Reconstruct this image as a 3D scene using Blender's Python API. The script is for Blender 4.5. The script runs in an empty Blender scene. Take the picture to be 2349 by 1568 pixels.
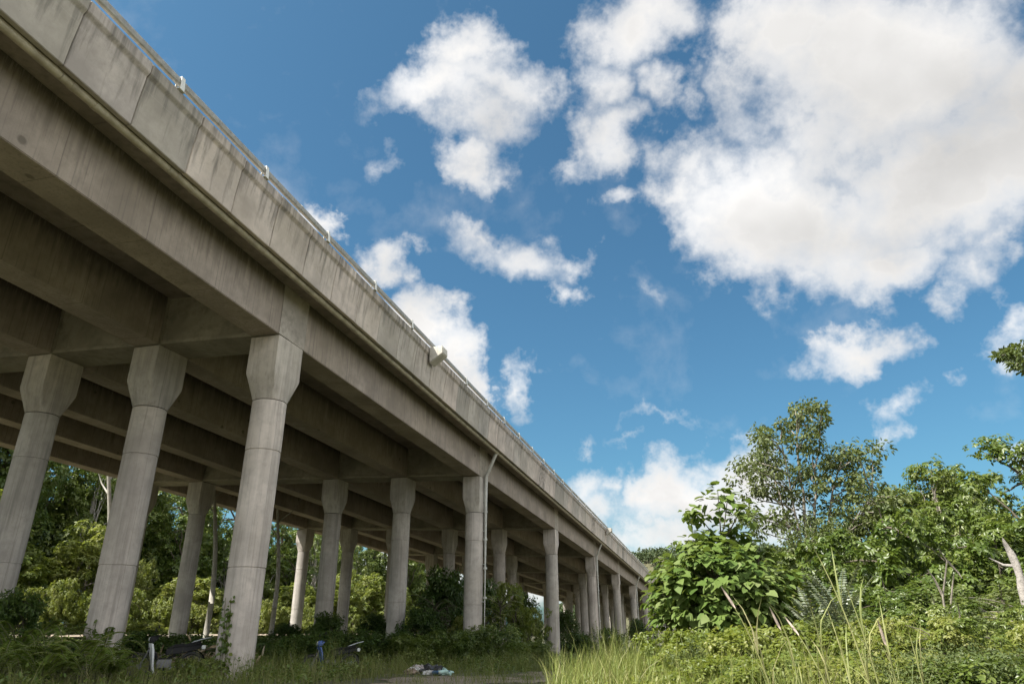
import bpy, math, random
import numpy as np
from math import radians as R
rng = np.random.default_rng(7); random.seed(7)
scene = bpy.context.scene
COL = scene.collection

# ------------------------------------------------------------------ survey of the place
PITCH, ROLL, F = 0.3932, -0.0046, 2731.0
X0, Y0, Z0 = -7.4197, 19.9919, 8.2689          # soffit level above the first front pier
AL, GR, CF = 0.2701, -0.025, -0.0388           # heading, grade, crossfall
SPAN, BW, GAP = 19.7748, 4.4353, 0.7039
CA, CB = 0.6706, 0.4999
DEP = 1.6687
sa, ca = math.sin(AL), math.cos(AL)

def world(s, u):
    return X0 + sa*s + ca*u, Y0 + ca*s - sa*u

def bridge_coords(x, y):
    dx, dy = x-X0, y-Y0
    return dx*sa+dy*ca, dx*ca-dy*sa

def ground_z(x, y):
    x = np.asarray(x, float); y = np.asarray(y, float)
    s, u = bridge_coords(x, y)
    z = -1.27 - .027*np.clip(s, 0, 240) + .03*np.clip(-u, 0, 30) + .03*np.clip(u-17, 0, 40)
    z = z + .05*np.sin(x*.9+1.3)*np.sin(y*.8) + .03*np.sin(x*2.3)*np.sin(y*2.1+.7)
    return z

def azimuth(px):                                # px in 2349-wide photo units, taken at eye level
    x = (px-1174.5)/1566.2; y = -.4150
    return math.atan2(x, math.cos(PITCH)-math.sin(PITCH)*y)

def spot(px, D):
    a = azimuth(px); x, y = D*math.sin(a), D*math.cos(a)
    return x, y, float(ground_z(x, y))

def height_at(px, py, D):                       # height above eye level of a photo point at horizontal distance D
    x = (px-1174.5)/1566.2; y = -(py-784)/1566.2
    fw = math.cos(PITCH)-math.sin(PITCH)*y; up = math.sin(PITCH)+math.cos(PITCH)*y
    return D*up/math.hypot(x, fw)

def spot_at(px, py, D):                         # point on the ray of a photo point at horizontal distance D
    x = (px-1174.5)/1566.2; y = -(py-784)/1566.2
    fw = math.cos(PITCH)-math.sin(PITCH)*y; up = math.sin(PITCH)+math.cos(PITCH)*y
    h = math.hypot(x, fw); return D*x/h, D*fw/h, D*up/h

# ------------------------------------------------------------------ mesh helpers
class MB:
    def __init__(self): self.v = []; self.f = []; self.n = 0; self.r = []
    def add(self, v, f, r=None):
        v = np.asarray(v, float)
        self.v.append(v)
        for q in f: self.f.append(tuple(int(i)+self.n for i in q)); self.r.append(.5 if r is None else r)
        self.n += len(v); return self
    def box(self, c, h, rot=None):
        v = np.array([[x, y, z] for z in (-1, 1) for y in (-1, 1) for x in (-1, 1)], float)*np.array(h)
        if rot is not None: v = v @ np.asarray(rot).T
        return self.add(v+np.array(c), [(0,2,3,1),(4,5,7,6),(0,1,5,4),(2,6,7,3),(0,4,6,2),(1,3,7,5)])
    def prism(self, prof, y0, y1, axis='y', zf=None):
        """closed profile of (x,z) extruded along y"""
        n = len(prof); a = np.array([[p[0], y0, p[1]] for p in prof]); b = np.array([[p[0], y1, p[1]] for p in prof])
        v = np.vstack([a, b])
        if axis == 'x': v = v[:, [1, 0, 2]]
        f = [(i, (i+1) % n, n+(i+1) % n, n+i) for i in range(n)]
        f += [tuple(range(n))[::-1], tuple(range(n, 2*n))]
        return self.add(v, f)
    def tube(self, pts, rad, sides=8, caps=True):
        pts = np.asarray(pts, float); m = len(pts)
        rad = np.full(m, rad, float) if np.isscalar(rad) else np.asarray(rad, float)
        t = np.gradient(pts, axis=0); t /= np.linalg.norm(t, axis=1)[:, None]+1e-12
        ref = np.array([0, 0, 1.]) if abs(t[0, 2]) < .9 else np.array([1., 0, 0])
        vs = []
        for i in range(m):
            a = np.cross(t[i], ref); a /= np.linalg.norm(a)+1e-12
            b = np.cross(t[i], a); ref = -np.cross(t[i], a) if False else ref
            an = np.arange(sides)*2*math.pi/sides
            vs.append(pts[i]+rad[i]*(np.cos(an)[:, None]*a+np.sin(an)[:, None]*b))
        f = []
        for i in range(m-1):
            for k in range(sides):
                k2 = (k+1) % sides
                f.append((i*sides+k, i*sides+k2, (i+1)*sides+k2, (i+1)*sides+k))
        if caps:
            f.append(tuple(range(sides))); f.append(tuple(range((m-1)*sides, m*sides))[::-1])
        return self.add(np.vstack(vs), f)
    def lathe(self, prof, c=(0, 0, 0), sides=24, axis='z'):
        an = np.arange(sides)*2*math.pi/sides; vs = []
        for r, z in prof: vs.append(np.stack([r*np.cos(an), r*np.sin(an), np.full(sides, z)], 1))
        v = np.vstack(vs)
        if axis == 'x': v = v[:, [2, 0, 1]]
        v = v+np.array(c); f = []
        for i in range(len(prof)-1):
            for k in range(sides):
                k2 = (k+1) % sides; f.append((i*sides+k, i*sides+k2, (i+1)*sides+k2, (i+1)*sides+k))
        f.append(tuple(range(sides))[::-1]); f.append(tuple(range((len(prof)-1)*sides, len(prof)*sides)))
        return self.add(v, f)
    def mesh(self, name, mat, smooth=False, shear=False):
        v = np.vstack(self.v)
        if shear: v = v.copy(); v[:, 2] += GR*v[:, 1]+CF*v[:, 0]
        me = bpy.data.meshes.new(name); me.from_pydata(v.tolist(), [], self.f); me.update()
        if mat: me.materials.append(mat)
        if smooth:
            me.polygons.foreach_set('use_smooth', [True]*len(me.polygons))
        return me

def bevel(me, w, seg=2):
    import bmesh
    bm = bmesh.new(); bm.from_mesh(me)
    bmesh.ops.remove_doubles(bm, verts=bm.verts, dist=1e-5)
    bmesh.ops.recalc_face_normals(bm, faces=bm.faces)
    es = [e for e in bm.edges if len(e.link_faces) == 2 and e.calc_face_angle(0) > .5]
    bmesh.ops.bevel(bm, geom=es, offset=w, segments=seg, affect='EDGES', clamp_overlap=True)
    bm.to_mesh(me); bm.free(); return me

def autosmooth(me, ang=40):
    import bmesh
    bm = bmesh.new(); bm.from_mesh(me)
    bmesh.ops.recalc_face_normals(bm, faces=bm.faces)
    for e in bm.edges:
        e.smooth = not (len(e.link_faces) == 2 and e.calc_face_angle(0) > R(ang))
    for f in bm.faces: f.smooth = True
    bm.to_mesh(me); bm.free(); return me

def tri_mesh(name, verts, faces, rnd, mat):
    """fast mesh from numpy; faces (n,k), rnd per face"""
    me = bpy.data.meshes.new(name); k = faces.shape[1]; n = len(faces)
    me.vertices.add(len(verts)); me.vertices.foreach_set('co', verts.astype(np.float32).ravel())
    me.loops.add(n*k); me.loops.foreach_set('vertex_index', faces.astype(np.int32).ravel())
    me.polygons.add(n); me.polygons.foreach_set('loop_start', np.arange(0, n*k, k, dtype=np.int32))
    me.update(calc_edges=True)
    at = me.attributes.new('rnd', 'FLOAT', 'FACE'); at.data.foreach_set('value', rnd.astype(np.float32))
    me.materials.append(mat); me.validate(); return me

def link(name, me, parent=None, loc=(0, 0, 0), rotz=0, scale=1):
    o = bpy.data.objects.new(name, me); COL.objects.link(o); o.location = loc; o.rotation_euler = (0, 0, rotz)
    o.scale = (scale,)*3 if np.isscalar(scale) else scale
    if parent: o.parent = parent
    return o
def tag(o, label, cat, group=None, kind=None):
    if label: o['label'] = label
    if cat: o['category'] = cat
    if group: o['group'] = group
    if kind: o['kind'] = kind
    return o
def thing(name, label, cat, loc=(0, 0, 0), rotz=0, group=None, scale=1):
    o = link(name, None, None, loc, rotz, scale); return tag(o, label, cat, group)
def structure(name, me):
    o = link(name, me); o['kind'] = 'structure'; return o
def copy_tree(o, parent=None):
    c = o.copy(); COL.objects.link(c); c.parent = parent
    for ch in list(o.children): copy_tree(ch, c)
    return c

# ------------------------------------------------------------------ materials
class NT:
    def __init__(self, name, world=False):
        if world:
            w = bpy.data.worlds.new(name); w.use_nodes = True; self.owner = w
        else:
            w = bpy.data.materials.new(name); w.use_nodes = True; self.owner = w
        self.t = w.node_tree; self.t.nodes.clear()
    def n(self, typ, ins=None, **kw):
        nd = self.t.nodes.new(typ)
        for k, v in kw.items(): setattr(nd, k, v)
        for k, v in (ins or {}).items():
            s = nd.inputs[k]
            if hasattr(v, 'is_linked') or hasattr(v, 'links'): self.t.links.new(v, s)
            else: s.default_value = v
        return nd
    def math(self, op, a, b=0., c=0., clamp=False):
        nd = self.n('ShaderNodeMath', {0: a, 1: b, 2: c}, operation=op); nd.use_clamp = clamp; return nd.outputs[0]
    def vmath(self, op, a, b=(0, 0, 0)):
        return self.n('ShaderNodeVectorMath', {0: a, 1: b}, operation=op).outputs[0]
    def ramp(self, fac, stops, interp='LINEAR'):
        nd = self.n('ShaderNodeValToRGB', {0: fac}); cr = nd.color_ramp; cr.interpolation = interp
        while len(cr.elements) < len(stops): cr.elements.new(.5)
        for e, (p, c) in zip(cr.elements, stops):
            e.position = p; e.color = (c, c, c, 1) if np.isscalar(c) else (*c, 1)
        return nd.outputs[0]
    def noise(self, vec, scale, detail=4, rough=.55, out=0, dist=0.):
        nd = self.n('ShaderNodeTexNoise', {'Scale': scale, 'Detail': detail, 'Roughness': rough, 'Distortion': dist})
        if vec is not None: self.t.links.new(vec, nd.inputs['Vector'])
        return nd.outputs[out]
    def mapping(self, vec, scale=(1, 1, 1), loc=(0, 0, 0)):
        return self.n('ShaderNodeMapping', {'Vector': vec, 'Scale': scale, 'Location': loc}).outputs[0]
    def mix(self, fac, a, b, blend='MIX'):
        nd = self.n('ShaderNodeMix', data_type='RGBA', blend_type=blend)
        for s, v in ((nd.inputs[0], fac), (nd.inputs[6], a), (nd.inputs[7], b)):
            if hasattr(v, 'links'): self.t.links.new(v, s)
            else: s.default_value = v if np.isscalar(v) else (*v, 1) if len(v) == 3 else v
        return nd.outputs[2]
    def out(self, sh):
        o = self.n('ShaderNodeOutputMaterial'); self.t.links.new(sh, o.inputs[0]); return self.owner

def concrete(name, base=(.34, .31, .27), kind='plain', dark=(.10, .085, .065), seam=None):
    m = NT(name)
    tc = m.n('ShaderNodeTexCoord').outputs['Object']
    rnd = m.n('ShaderNodeObjectInfo').outputs['Random']
    off = m.n('ShaderNodeCombineXYZ', {0: m.math('MULTIPLY', rnd, 37.), 1: m.math('MULTIPLY', rnd, 91.), 2: 0.}).outputs[0]
    p = m.vmath('ADD', tc, off)
    xyz = m.n('ShaderNodeSeparateXYZ', {0: tc})
    big = m.noise(p, .55, 5, .6); mid = m.noise(p, 3.2, 6, .65); fine = m.noise(p, 38., 4, .7)
    streak = m.noise(m.mapping(p, (5.5, 5.5, .28)), 1., 5, .62)
    streak2 = m.noise(m.mapping(p, (16, 16, .5)), 1., 4, .6)
    col = m.mix(m.ramp(big, [(.36, 0.), (.64, 1.)]), tuple(c*.70 for c in base), tuple(c*1.16 for c in base))
    col = m.mix(m.math('MULTIPLY', m.ramp(mid, [(.46, 0.), (.66, 1.)]), .55), col, tuple(b*.62+.01 for b in base))
    warm = m.noise(p, .23, 3, .5)
    col = m.mix(m.math('MULTIPLY', m.ramp(warm, [(.35, 0.), (.7, 1.)]), .22), col, (base[0]*.95, base[1]*.92, base[2]*.70))
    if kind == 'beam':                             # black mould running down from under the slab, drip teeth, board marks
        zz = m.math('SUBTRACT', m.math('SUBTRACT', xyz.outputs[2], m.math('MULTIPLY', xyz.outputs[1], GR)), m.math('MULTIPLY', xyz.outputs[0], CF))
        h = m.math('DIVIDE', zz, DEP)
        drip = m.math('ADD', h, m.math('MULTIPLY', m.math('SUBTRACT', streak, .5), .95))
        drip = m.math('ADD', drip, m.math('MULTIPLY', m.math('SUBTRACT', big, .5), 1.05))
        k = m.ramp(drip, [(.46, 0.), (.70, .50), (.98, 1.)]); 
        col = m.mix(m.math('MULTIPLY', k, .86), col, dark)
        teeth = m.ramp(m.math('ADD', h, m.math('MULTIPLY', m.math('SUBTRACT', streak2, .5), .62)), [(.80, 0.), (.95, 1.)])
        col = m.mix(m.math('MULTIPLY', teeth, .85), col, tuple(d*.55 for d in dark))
        col = m.mix(m.math('MULTIPLY', m.ramp(streak2, [(.53, 0.), (.66, 1.)]), .55), col, tuple(b*.50 for b in base))
        spots = m.n('ShaderNodeTexVoronoi', {'Vector': m.mapping(p, (1, .75, .8)), 'Scale': 1.05, 'Randomness': 1.}).outputs[0]
        sp = m.ramp(m.math('ADD', spots, m.math('MULTIPLY', fine, .03)), [(.075, 1.), (.11, 0.)])
        col = m.mix(m.math('MULTIPLY', sp, .65), col, tuple(d*.8 for d in dark))
    elif kind == 'panel':
        tint = m.mix(rnd, (.80, .82, .80), (1.14, 1.09, 1.05)); col = m.mix(1., col, tint, 'MULTIPLY')
        z = m.math('DIVIDE', m.math('SUBTRACT', xyz.outputs[2], 1.5), 1.65)
        d = m.math('ADD', m.math('MULTIPLY', m.math('SUBTRACT', streak, .5), 1.2), m.math('MULTIPLY', z, .30))
        col = m.mix(m.math('MULTIPLY', m.ramp(d, [(.12, 0.), (.42, 1.)]), .72), col, (.085, .08, .07))
        w2 = m.math('SINE', m.math('MULTIPLY', rnd, 83.))   # a few panels are heavily blackened
        heavy = m.math('MULTIPLY', m.math('GREATER_THAN', w2, .96), m.ramp(mid, [(.38, 0.), (.60, 1.)]))
        col = m.mix(m.math('MULTIPLY', heavy, .6), col, (.07, .068, .06))
        band = m.ramp(m.math('ABSOLUTE', m.math('SUBTRACT', xyz.outputs[2], 2.42)), [(.0, 1.), (.012, .0)])
        col = m.mix(m.math('MULTIPLY', band, .25), col, (.5, .47, .42))
        upper = m.ramp(xyz.outputs[2], [(2.05/4, 0.), (2.09/4, 1.)])
    elif kind == 'column':
        col = m.mix(m.math('MULTIPLY', m.ramp(streak, [(.47, 0.), (.68, 1.)]), .55), col, tuple(b*.42 for b in base))
        pale = m.noise(m.mapping(p, (3.1, 3.1, .14)), 1., 3, .5)
        col = m.mix(m.math('MULTIPLY', m.ramp(pale, [(.58, 0.), (.7, 1.)]), .35), col, tuple(min(1, b*1.35) for b in base))
        col = m.mix(m.math('MULTIPLY', m.ramp(streak2, [(.57, 0.), (.66, 1.)]), .38), col, tuple(b*.45 for b in base))
        tint = m.mix(rnd, (.86, .87, .85), (1.06, 1.03, 1.0)); col = m.mix(1., col, tint, 'MULTIPLY')
        ang = m.math('MULTIPLY', m.math('ARCTAN2', xyz.outputs[1], xyz.outputs[0]), 3/(2*math.pi))
        fr = m.math('ABSOLUTE', m.math('SUBTRACT', m.math('FRACT', m.math('ADD', m.math('ADD', ang, .68), m.math('MULTIPLY', m.math('SUBTRACT', m.noise(m.mapping(p, (1, 1, .6)), 1., 2), .5), .02))), .5))
        col = m.mix(m.math('MULTIPLY', m.ramp(fr, [(.0, 1.), (.0075, 0.)]), .6), col, tuple(b*.25 for b in base))
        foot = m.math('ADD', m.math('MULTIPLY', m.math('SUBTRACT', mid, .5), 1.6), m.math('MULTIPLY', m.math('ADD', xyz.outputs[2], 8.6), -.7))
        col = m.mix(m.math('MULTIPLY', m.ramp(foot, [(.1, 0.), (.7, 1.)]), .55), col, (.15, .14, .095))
    else:
        col = m.mix(m.math('MULTIPLY', m.ramp(mid, [(.5, 0.), (.72, 1.)]), .45), col, tuple(b*.5 for b in base))
        col = m.mix(m.math('MULTIPLY', m.ramp(streak2, [(.58, 0.), (.7, 1.)]), .25), col, tuple(b*.5 for b in base))
    if seam:                                       # shutter joints across the member
        ph = m.math('ADD', m.math('DIVIDE', xyz.outputs[1], seam), m.math('MULTIPLY', m.math('SUBTRACT', mid, .5), .012))
        fr = m.math('ABSOLUTE', m.math('SUBTRACT', m.math('FRACT', ph), .5))
        ln = m.ramp(fr, [(.0, 1.), (.006, 0.)])
        col = m.mix(m.math('MULTIPLY', ln, .62), col, tuple(b*.22 for b in base))
    col = m.mix(m.math('MULTIPLY', m.math('SUBTRACT', fine, .3), .5), col, tuple(b*.55 for b in base))
    pores = m.n('ShaderNodeTexVoronoi', {'Vector': p, 'Scale': 7.}).outputs[0]
    col = m.mix(m.math('MULTIPLY', m.ramp(pores, [(.06, 1.), (.10, 0.)]), .35), col, tuple(b*.35 for b in base))
    hgt = m.math('ADD', m.math('MULTIPLY', mid, .6), m.math('MULTIPLY', fine, .25))
    bmp = m.n('ShaderNodeBump', {'Height': hgt, 'Strength': .35, 'Distance': .02}).outputs[0]
    bs = m.n('ShaderNodeBsdfPrincipled', {'Base Color': col, 'Roughness': .88, 'Normal': bmp, 'Specular IOR Level': .25})
    return m.out(bs.outputs[0])

def simple(name, color, rough=.5, metal=0., var=.25, scale=6., bump=.0, dirt=None):
    m = NT(name); tc = m.n('ShaderNodeTexCoord').outputs['Object']
    a = m.noise(tc, scale, 5, .6)
    col = m.mix(m.ramp(a, [(.3, 0.), (.7, 1.)]), tuple(c*(1-var) for c in color), tuple(min(1, c*(1+var)) for c in color))
    if dirt:
        d = m.noise(m.mapping(tc, (1, 1, .5)), scale*.5, 5, .65)
        col = m.mix(m.math('MULTIPLY', m.ramp(d, [(.45, 0.), (.7, 1.)]), .6), col, dirt)
    ins = {'Base Color': col, 'Roughness': rough, 'Metallic': metal}
    if bump: ins['Normal'] = m.n('ShaderNodeBump', {'Height': m.noise(tc, scale*4, 5, .65), 'Strength': bump, 'Distance': .02}).outputs[0]
    return m.out(m.n('ShaderNodeBsdfPrincipled', ins).outputs[0])

def leaf(name, cols, rough=.5, trans=.3, spec=.35, blotch=.5, tcol=None):
    """foliage: colour by leaf from the per-face value, slow drift over the plant, part of the light goes through"""
    m = NT(name); tc = m.n('ShaderNodeTexCoord').outputs['Object']
    at = m.n('ShaderNodeAttribute', attribute_name='rnd').outputs['Fac']
    oi = m.n('ShaderNodeObjectInfo').outputs['Random']
    n = m.noise(tc, blotch, 3, .6)
    v = m.math('ADD', m.math('MULTIPLY', at, .62), m.math('MULTIPLY', m.math('SUBTRACT', n, .5), .9))
    v = m.math('ADD', v, m.math('MULTIPLY', m.math('SUBTRACT', oi, .5), .30))
    v = m.math('ADD', v, .16, clamp=True)
    k = len(cols); col = m.ramp(v, [(i/(k-1), c) for i, c in enumerate(cols)])
    bs = m.n('ShaderNodeBsdfPrincipled', {'Base Color': col, 'Roughness': rough, 'Specular IOR Level': spec}).outputs[0]
    tcl = m.mix(.5, col, tcol or (.16, .20, .02))
    tr = m.n('ShaderNodeBsdfTranslucent', {'Color': tcl}).outputs[0]
    sh = m.n('ShaderNodeMixShader', {0: trans, 1: bs, 2: tr}).outputs[0]
    return m.out(sh)

M = {}
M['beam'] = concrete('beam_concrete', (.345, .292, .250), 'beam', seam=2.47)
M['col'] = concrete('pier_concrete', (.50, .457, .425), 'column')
M['panel'] = concrete('parapet_concrete', (.51, .458, .425), 'panel')
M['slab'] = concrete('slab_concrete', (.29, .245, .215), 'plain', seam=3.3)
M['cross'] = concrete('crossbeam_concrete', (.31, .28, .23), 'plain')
M['bracket'] = concrete('bracket_concrete', (.52, .49, .44), 'plain')
M['rail'] = simple('galvanised_rail', (.30, .29, .26), .55, .3, .25, 9)
M['post'] = simple('galvanised_post', (.62, .62, .59), .5, 0., .12, 9)
M['gutter'] = simple('aged_cream_pvc', (.42, .375, .29), .45, 0, .16, 3, dirt=(.16, .125, .08))
M['pvc'] = simple('grey_pvc', (.50, .50, .46), .4, 0, .08, 4, dirt=(.22, .20, .16))
M['bark'] = simple('grey_bark', (.20, .175, .14), .85, 0, .35, 5, .6)
M['bark_dark'] = simple('dark_bark', (.085, .07, .05), .9, 0, .35, 5, .6)
M['bark_pale'] = simple('pale_bark', (.30, .28, .24), .8, 0, .25, 4, .5)
M['deadwood'] = simple('weathered_wood', (.27, .245, .22), .85, 0, .40, 7, .9, dirt=(.10, .085, .07))
M['stem'] = simple('green_stem', (.09, .10, .03), .7, 0, .3, 6)
M['leaf_big'] = leaf('large_leaf', [(.045, .085, .018), (.080, .135, .026), (.125, .180, .040), (.185, .225, .085), (.24, .245, .13)], .60, .36, .22, .45)
M['leaf_jungle'] = leaf('jungle_leaf', [(.034, .062, .010), (.066, .106, .016), (.105, .145, .025), (.165, .190, .044), (.23, .235, .085)], .40, .36, .5, .35, (.18, .25, .03))
M['leaf_sunny'] = leaf('sunny_leaf', [(.060, .095, .012), (.115, .155, .024), (.175, .205, .040), (.24, .245, .070), (.31, .29, .13)], .45, .46, .40, .30, (.26, .30, .03))
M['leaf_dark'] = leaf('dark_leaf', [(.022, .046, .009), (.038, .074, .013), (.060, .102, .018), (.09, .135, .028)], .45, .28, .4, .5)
M['leaf_olive'] = leaf('olive_leaf', [(.042, .064, .018), (.070, .096, .027), (.105, .128, .042), (.16, .175, .075)], .55, .30, .28, .4)
M['leaf_fern'] = leaf('fern_leaf', [(.060, .110, .016), (.095, .155, .022), (.135, .185, .030), (.19, .20, .05)], .55, .38, .25, .8)
M['leaf_silver'] = leaf('silver_leaf', [(.06, .085, .045), (.10, .125, .075), (.17, .19, .13), (.26, .27, .21)], .4, .2, .5, .8)
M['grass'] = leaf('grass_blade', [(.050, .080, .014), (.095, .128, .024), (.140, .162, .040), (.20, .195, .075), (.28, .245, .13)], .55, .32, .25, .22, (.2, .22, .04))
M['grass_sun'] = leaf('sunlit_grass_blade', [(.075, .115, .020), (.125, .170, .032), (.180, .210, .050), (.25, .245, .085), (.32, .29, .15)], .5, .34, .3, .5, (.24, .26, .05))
M['reed'] = leaf('reed_blade', [(.18, .21, .065), (.25, .27, .10), (.33, .32, .14), (.40, .36, .20)], .5, .3, .3, 1., (.25, .24, .08))
M['plume'] = simple('reed_plume', (.36, .29, .24), .8, 0, .2, 30)
M['dry'] = leaf('dry_brush', [(.20, .15, .09), (.30, .235, .15), (.38, .31, .22), (.44, .38, .29)], .8, .1, .1, 2., (.3, .22, .1))
M['forest'] = leaf('forest_leaf', [(.020, .034, .016), (.034, .052, .022), (.052, .072, .030), (.078, .092, .042)], .6, .15, .2, .05)

def ground_mat():
    m = NT('weedy_soil'); tc = m.n('ShaderNodeTexCoord').outputs['Object']
    a = m.noise(tc, .35, 5, .6); b = m.noise(tc, 3., 6, .7); c = m.noise(tc, 40., 3, .7)
    col = m.mix(m.ramp(a, [(.35, 0.), (.65, 1.)]), (.045, .058, .018), (.10, .088, .045))
    col = m.mix(m.math('MULTIPLY', b, .55), col, (.030, .036, .012)); col = m.mix(m.math('MULTIPLY', c, .4), col, (.14, .12, .075))
    bm = m.n('ShaderNodeBump', {'Height': m.math('ADD', b, m.math('MULTIPLY', c, .3)), 'Strength': .8, 'Distance': .08}).outputs[0]
    return m.out(m.n('ShaderNodeBsdfPrincipled', {'Base Color': col, 'Roughness': .95, 'Normal': bm}).outputs[0])
def gravel_mat(name='gravel_track', k=1.):
    m = NT(name); tc = m.n('ShaderNodeTexCoord').outputs['Object']
    v = m.n('ShaderNodeTexVoronoi', {'Vector': tc, 'Scale': 26.}); b = m.noise(tc, 1.2, 5, .6); c = m.noise(tc, 60, 3, .7)
    col = m.mix(v.outputs[1], tuple(k*x for x in (.165, .125, .085)), tuple(k*x for x in (.30, .245, .185)))
    col = m.mix(m.ramp(b, [(.4, 0.), (.68, .8)]), col, (.15, .12, .085)); col = m.mix(m.math('MULTIPLY', c, .3), col, (.10, .09, .075))
    bm = m.n('ShaderNodeBump', {'Height': v.outputs[0], 'Strength': .7, 'Distance': .03}).outputs[0]
    return m.out(m.n('ShaderNodeBsdfPrincipled', {'Base Color': col, 'Roughness': .95, 'Normal': bm}).outputs[0])
M['ground'] = ground_mat(); M['gravel'] = gravel_mat()

# ------------------------------------------------------------------ ground, track, hill
def sheet(name, xs, ys, zf, mat):
    X, Y = np.meshgrid(xs, ys); Z = zf(X, Y); nx, ny = len(xs), len(ys)
    v = np.stack([X.ravel(), Y.ravel(), Z.ravel()], 1)
    i, j = np.meshgrid(np.arange(nx-1), np.arange(ny-1)); a = (j*nx+i).ravel()
    f = np.stack([a, a+1, a+nx+1, a+nx], 1)
    me = tri_mesh(name, v, f, np.zeros(len(f)), mat); me.polygons.foreach_set('use_smooth', [True]*len(f)); return me
def spaced(lo, hi, near0, near1, fine):
    a = list(np.arange(near0, near1, fine)); st = fine; x = near1
    while x < hi: a.append(x); st *= 1.18; x += st
    a.append(hi); st = fine; x = near0; b = []
    while x > lo: st *= 1.18; x -= st; b.append(max(x, lo))
    return np.array(b[::-1]+a)
structure('ground', sheet('ground', spaced(-3000, 3000, -50, 45, .8), spaced(-800, 4000, -10, 110, .8), ground_z, M['ground']))

def track():
    n = 900; vs = []; f = []
    ss = np.linspace(-16, 90, n)
    for i, s in enumerate(ss):
        c = 7.2+1.5*math.tanh((s-4)/6)+.5*math.sin(s*.13); hw = 1.5+.35*math.sin(s*.9)+.3*math.sin(s*2.3)
        if s < 5: hw += .6*math.exp(-((s-1.5)/4)**2)
        for k in range(9):
            e = abs(k/4-1)**3; u = c+hw*(k/4-1)+e*(.26*math.sin(s*3.1+k)+.22*math.sin(s*7.7+2.1*k)+.16*math.sin(s*17.3+k))
            x, y = world(s, u); vs.append((x, y, float(ground_z(x, y))+.012))
    for i in range(n-1):
        for k in range(8): a = i*9+k; f.append((a, a+1, a+10, a+9))
    return tri_mesh('dirt_track', np.array(vs), np.array(f), np.zeros(len(f)), M['gravel'])
structure('dirt_track', track())

def far_road():                                   # pale verge road beyond the far edge of the deck
    ss = np.linspace(-30, 140, 120); vs = []; f = []
    for i, s in enumerate(ss):
        for u in (-29.2, -32.0):
            x, y = world(s, u); vs.append((x, y, -.36-.009*max(0, s)+(.0 if u > -30 else .12)))
    for i in range(119): a = 2*i; f.append((a, a+1, a+3, a+2))
    return tri_mesh('road', np.array(vs), np.array(f), np.zeros(len(f)), gravel_mat('pale_road', 1.5))
structure('road', far_road())

def hill_h(x, y):
    a = np.arctan2(x, y); d = np.hypot(x, y)
    ridge = 62*np.exp(-((a-.27)/.20)**4)+30*np.exp(-((a-.75)/.2)**2)+16*np.exp(-((a+.75)/.3)**2)
    return -14+ridge*np.exp(-((d-640)/120)**2)*1.12+3*np.sin(x*.03)*np.sin(y*.04)
hx = np.linspace(-700, 800, 140); hy = np.linspace(300, 900, 60)
structure('hill', sheet('hill', hx, hy, hill_h, M['ground']))

# ------------------------------------------------------------------ foliage generators
LEAF_KITE = (np.array([[0, 0, 0], [-.5, .42, .10], [0, 1, -.06], [.5, .42, .10]]), [(0, 2, 1), (0, 3, 2)])
LEAF_HEART = (np.array([[0, 0, 0], [-.34, -.14, .03], [-.56, .22, .07], [-.34, .66, .02], [0, 1.02, -.16], [.34, .66, .02], [.56, .22, .07], [.34, -.14, .03], [0, .40, -.03]]),
              [(8, 0, 1), (8, 1, 2), (8, 2, 3), (8, 3, 4), (8, 4, 5), (8, 5, 6), (8, 6, 7), (8, 7, 0)])
LEAF_LONG = (np.array([[0, 0, 0], [-.5, .35, .06], [-.32, .75, .0], [0, 1, -.12], [.32, .75, .0], [.5, .35, .06]]), [(0, 2, 1), (0, 3, 2), (0, 4, 3), (0, 5, 4)])

def norm(a): return a/(np.linalg.norm(a, axis=-1, keepdims=True)+1e-9)
def scatter_leaves(P, D, N, size, width, tmpl, rg, rnd=None):
    T, tf = tmpl; n = len(P); D = norm(D); N = norm(N-np.sum(N*D, 1, keepdims=True)*D); X = np.cross(D, N)
    size = np.broadcast_to(size, (n,)); width = np.broadcast_to(width, (n,))
    V = P[:, None]+size[:, None, None]*(T[None, :, 0:1]*width[:, None, None]*X[:, None]+T[None, :, 1:2]*D[:, None]+T[None, :, 2:3]*N[:, None])
    k = len(T); Fc = (np.arange(n)*k)[:, None, None]+np.array(tf)[None]
    r = rg.random(n) if rnd is None else rnd
    return V.reshape(-1, 3), Fc.reshape(-1, 3), np.repeat(r, len(tf))
def merge(parts):
    vs = []; fs = []; rs = []; o = 0
    for v, f, r in parts: vs.append(v); fs.append(f+o); rs.append(r); o += len(v)
    return np.vstack(vs), np.vstack(fs), np.concatenate(rs)
def rand_dirs(n, rg): return norm(rg.normal(size=(n, 3)))

def clump_leaves(C, rad, per, size, width, tmpl, rg, droop=.35, up=.5, flat=.92):
    """leaves round each clump centre, denser towards its skin"""
    n = len(C)*per; o = rand_dirs(n, rg); o[:, 2] = o[:, 2]*.85+.15
    rr = np.repeat(rad, per)*np.cbrt(rg.uniform(.12, 1., n)); q = o*rr[:, None]; q[:, 2] *= flat
    P = np.repeat(C, per, 0)+q
    D = norm(o)+rg.normal(size=(n, 3))*.45; D[:, 2] -= droop
    N = np.tile([0, 0, up], (n, 1))+norm(o)*.8+rg.normal(size=(n, 3))*.48
    rnd = np.clip(np.repeat(rg.random(len(C)), per)*.45+rg.random(n)*.55, 0, 1)
    return scatter_leaves(P, D, N, size*rg.uniform(.65, 1.3, n), width, tmpl, rg, rnd)

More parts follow.
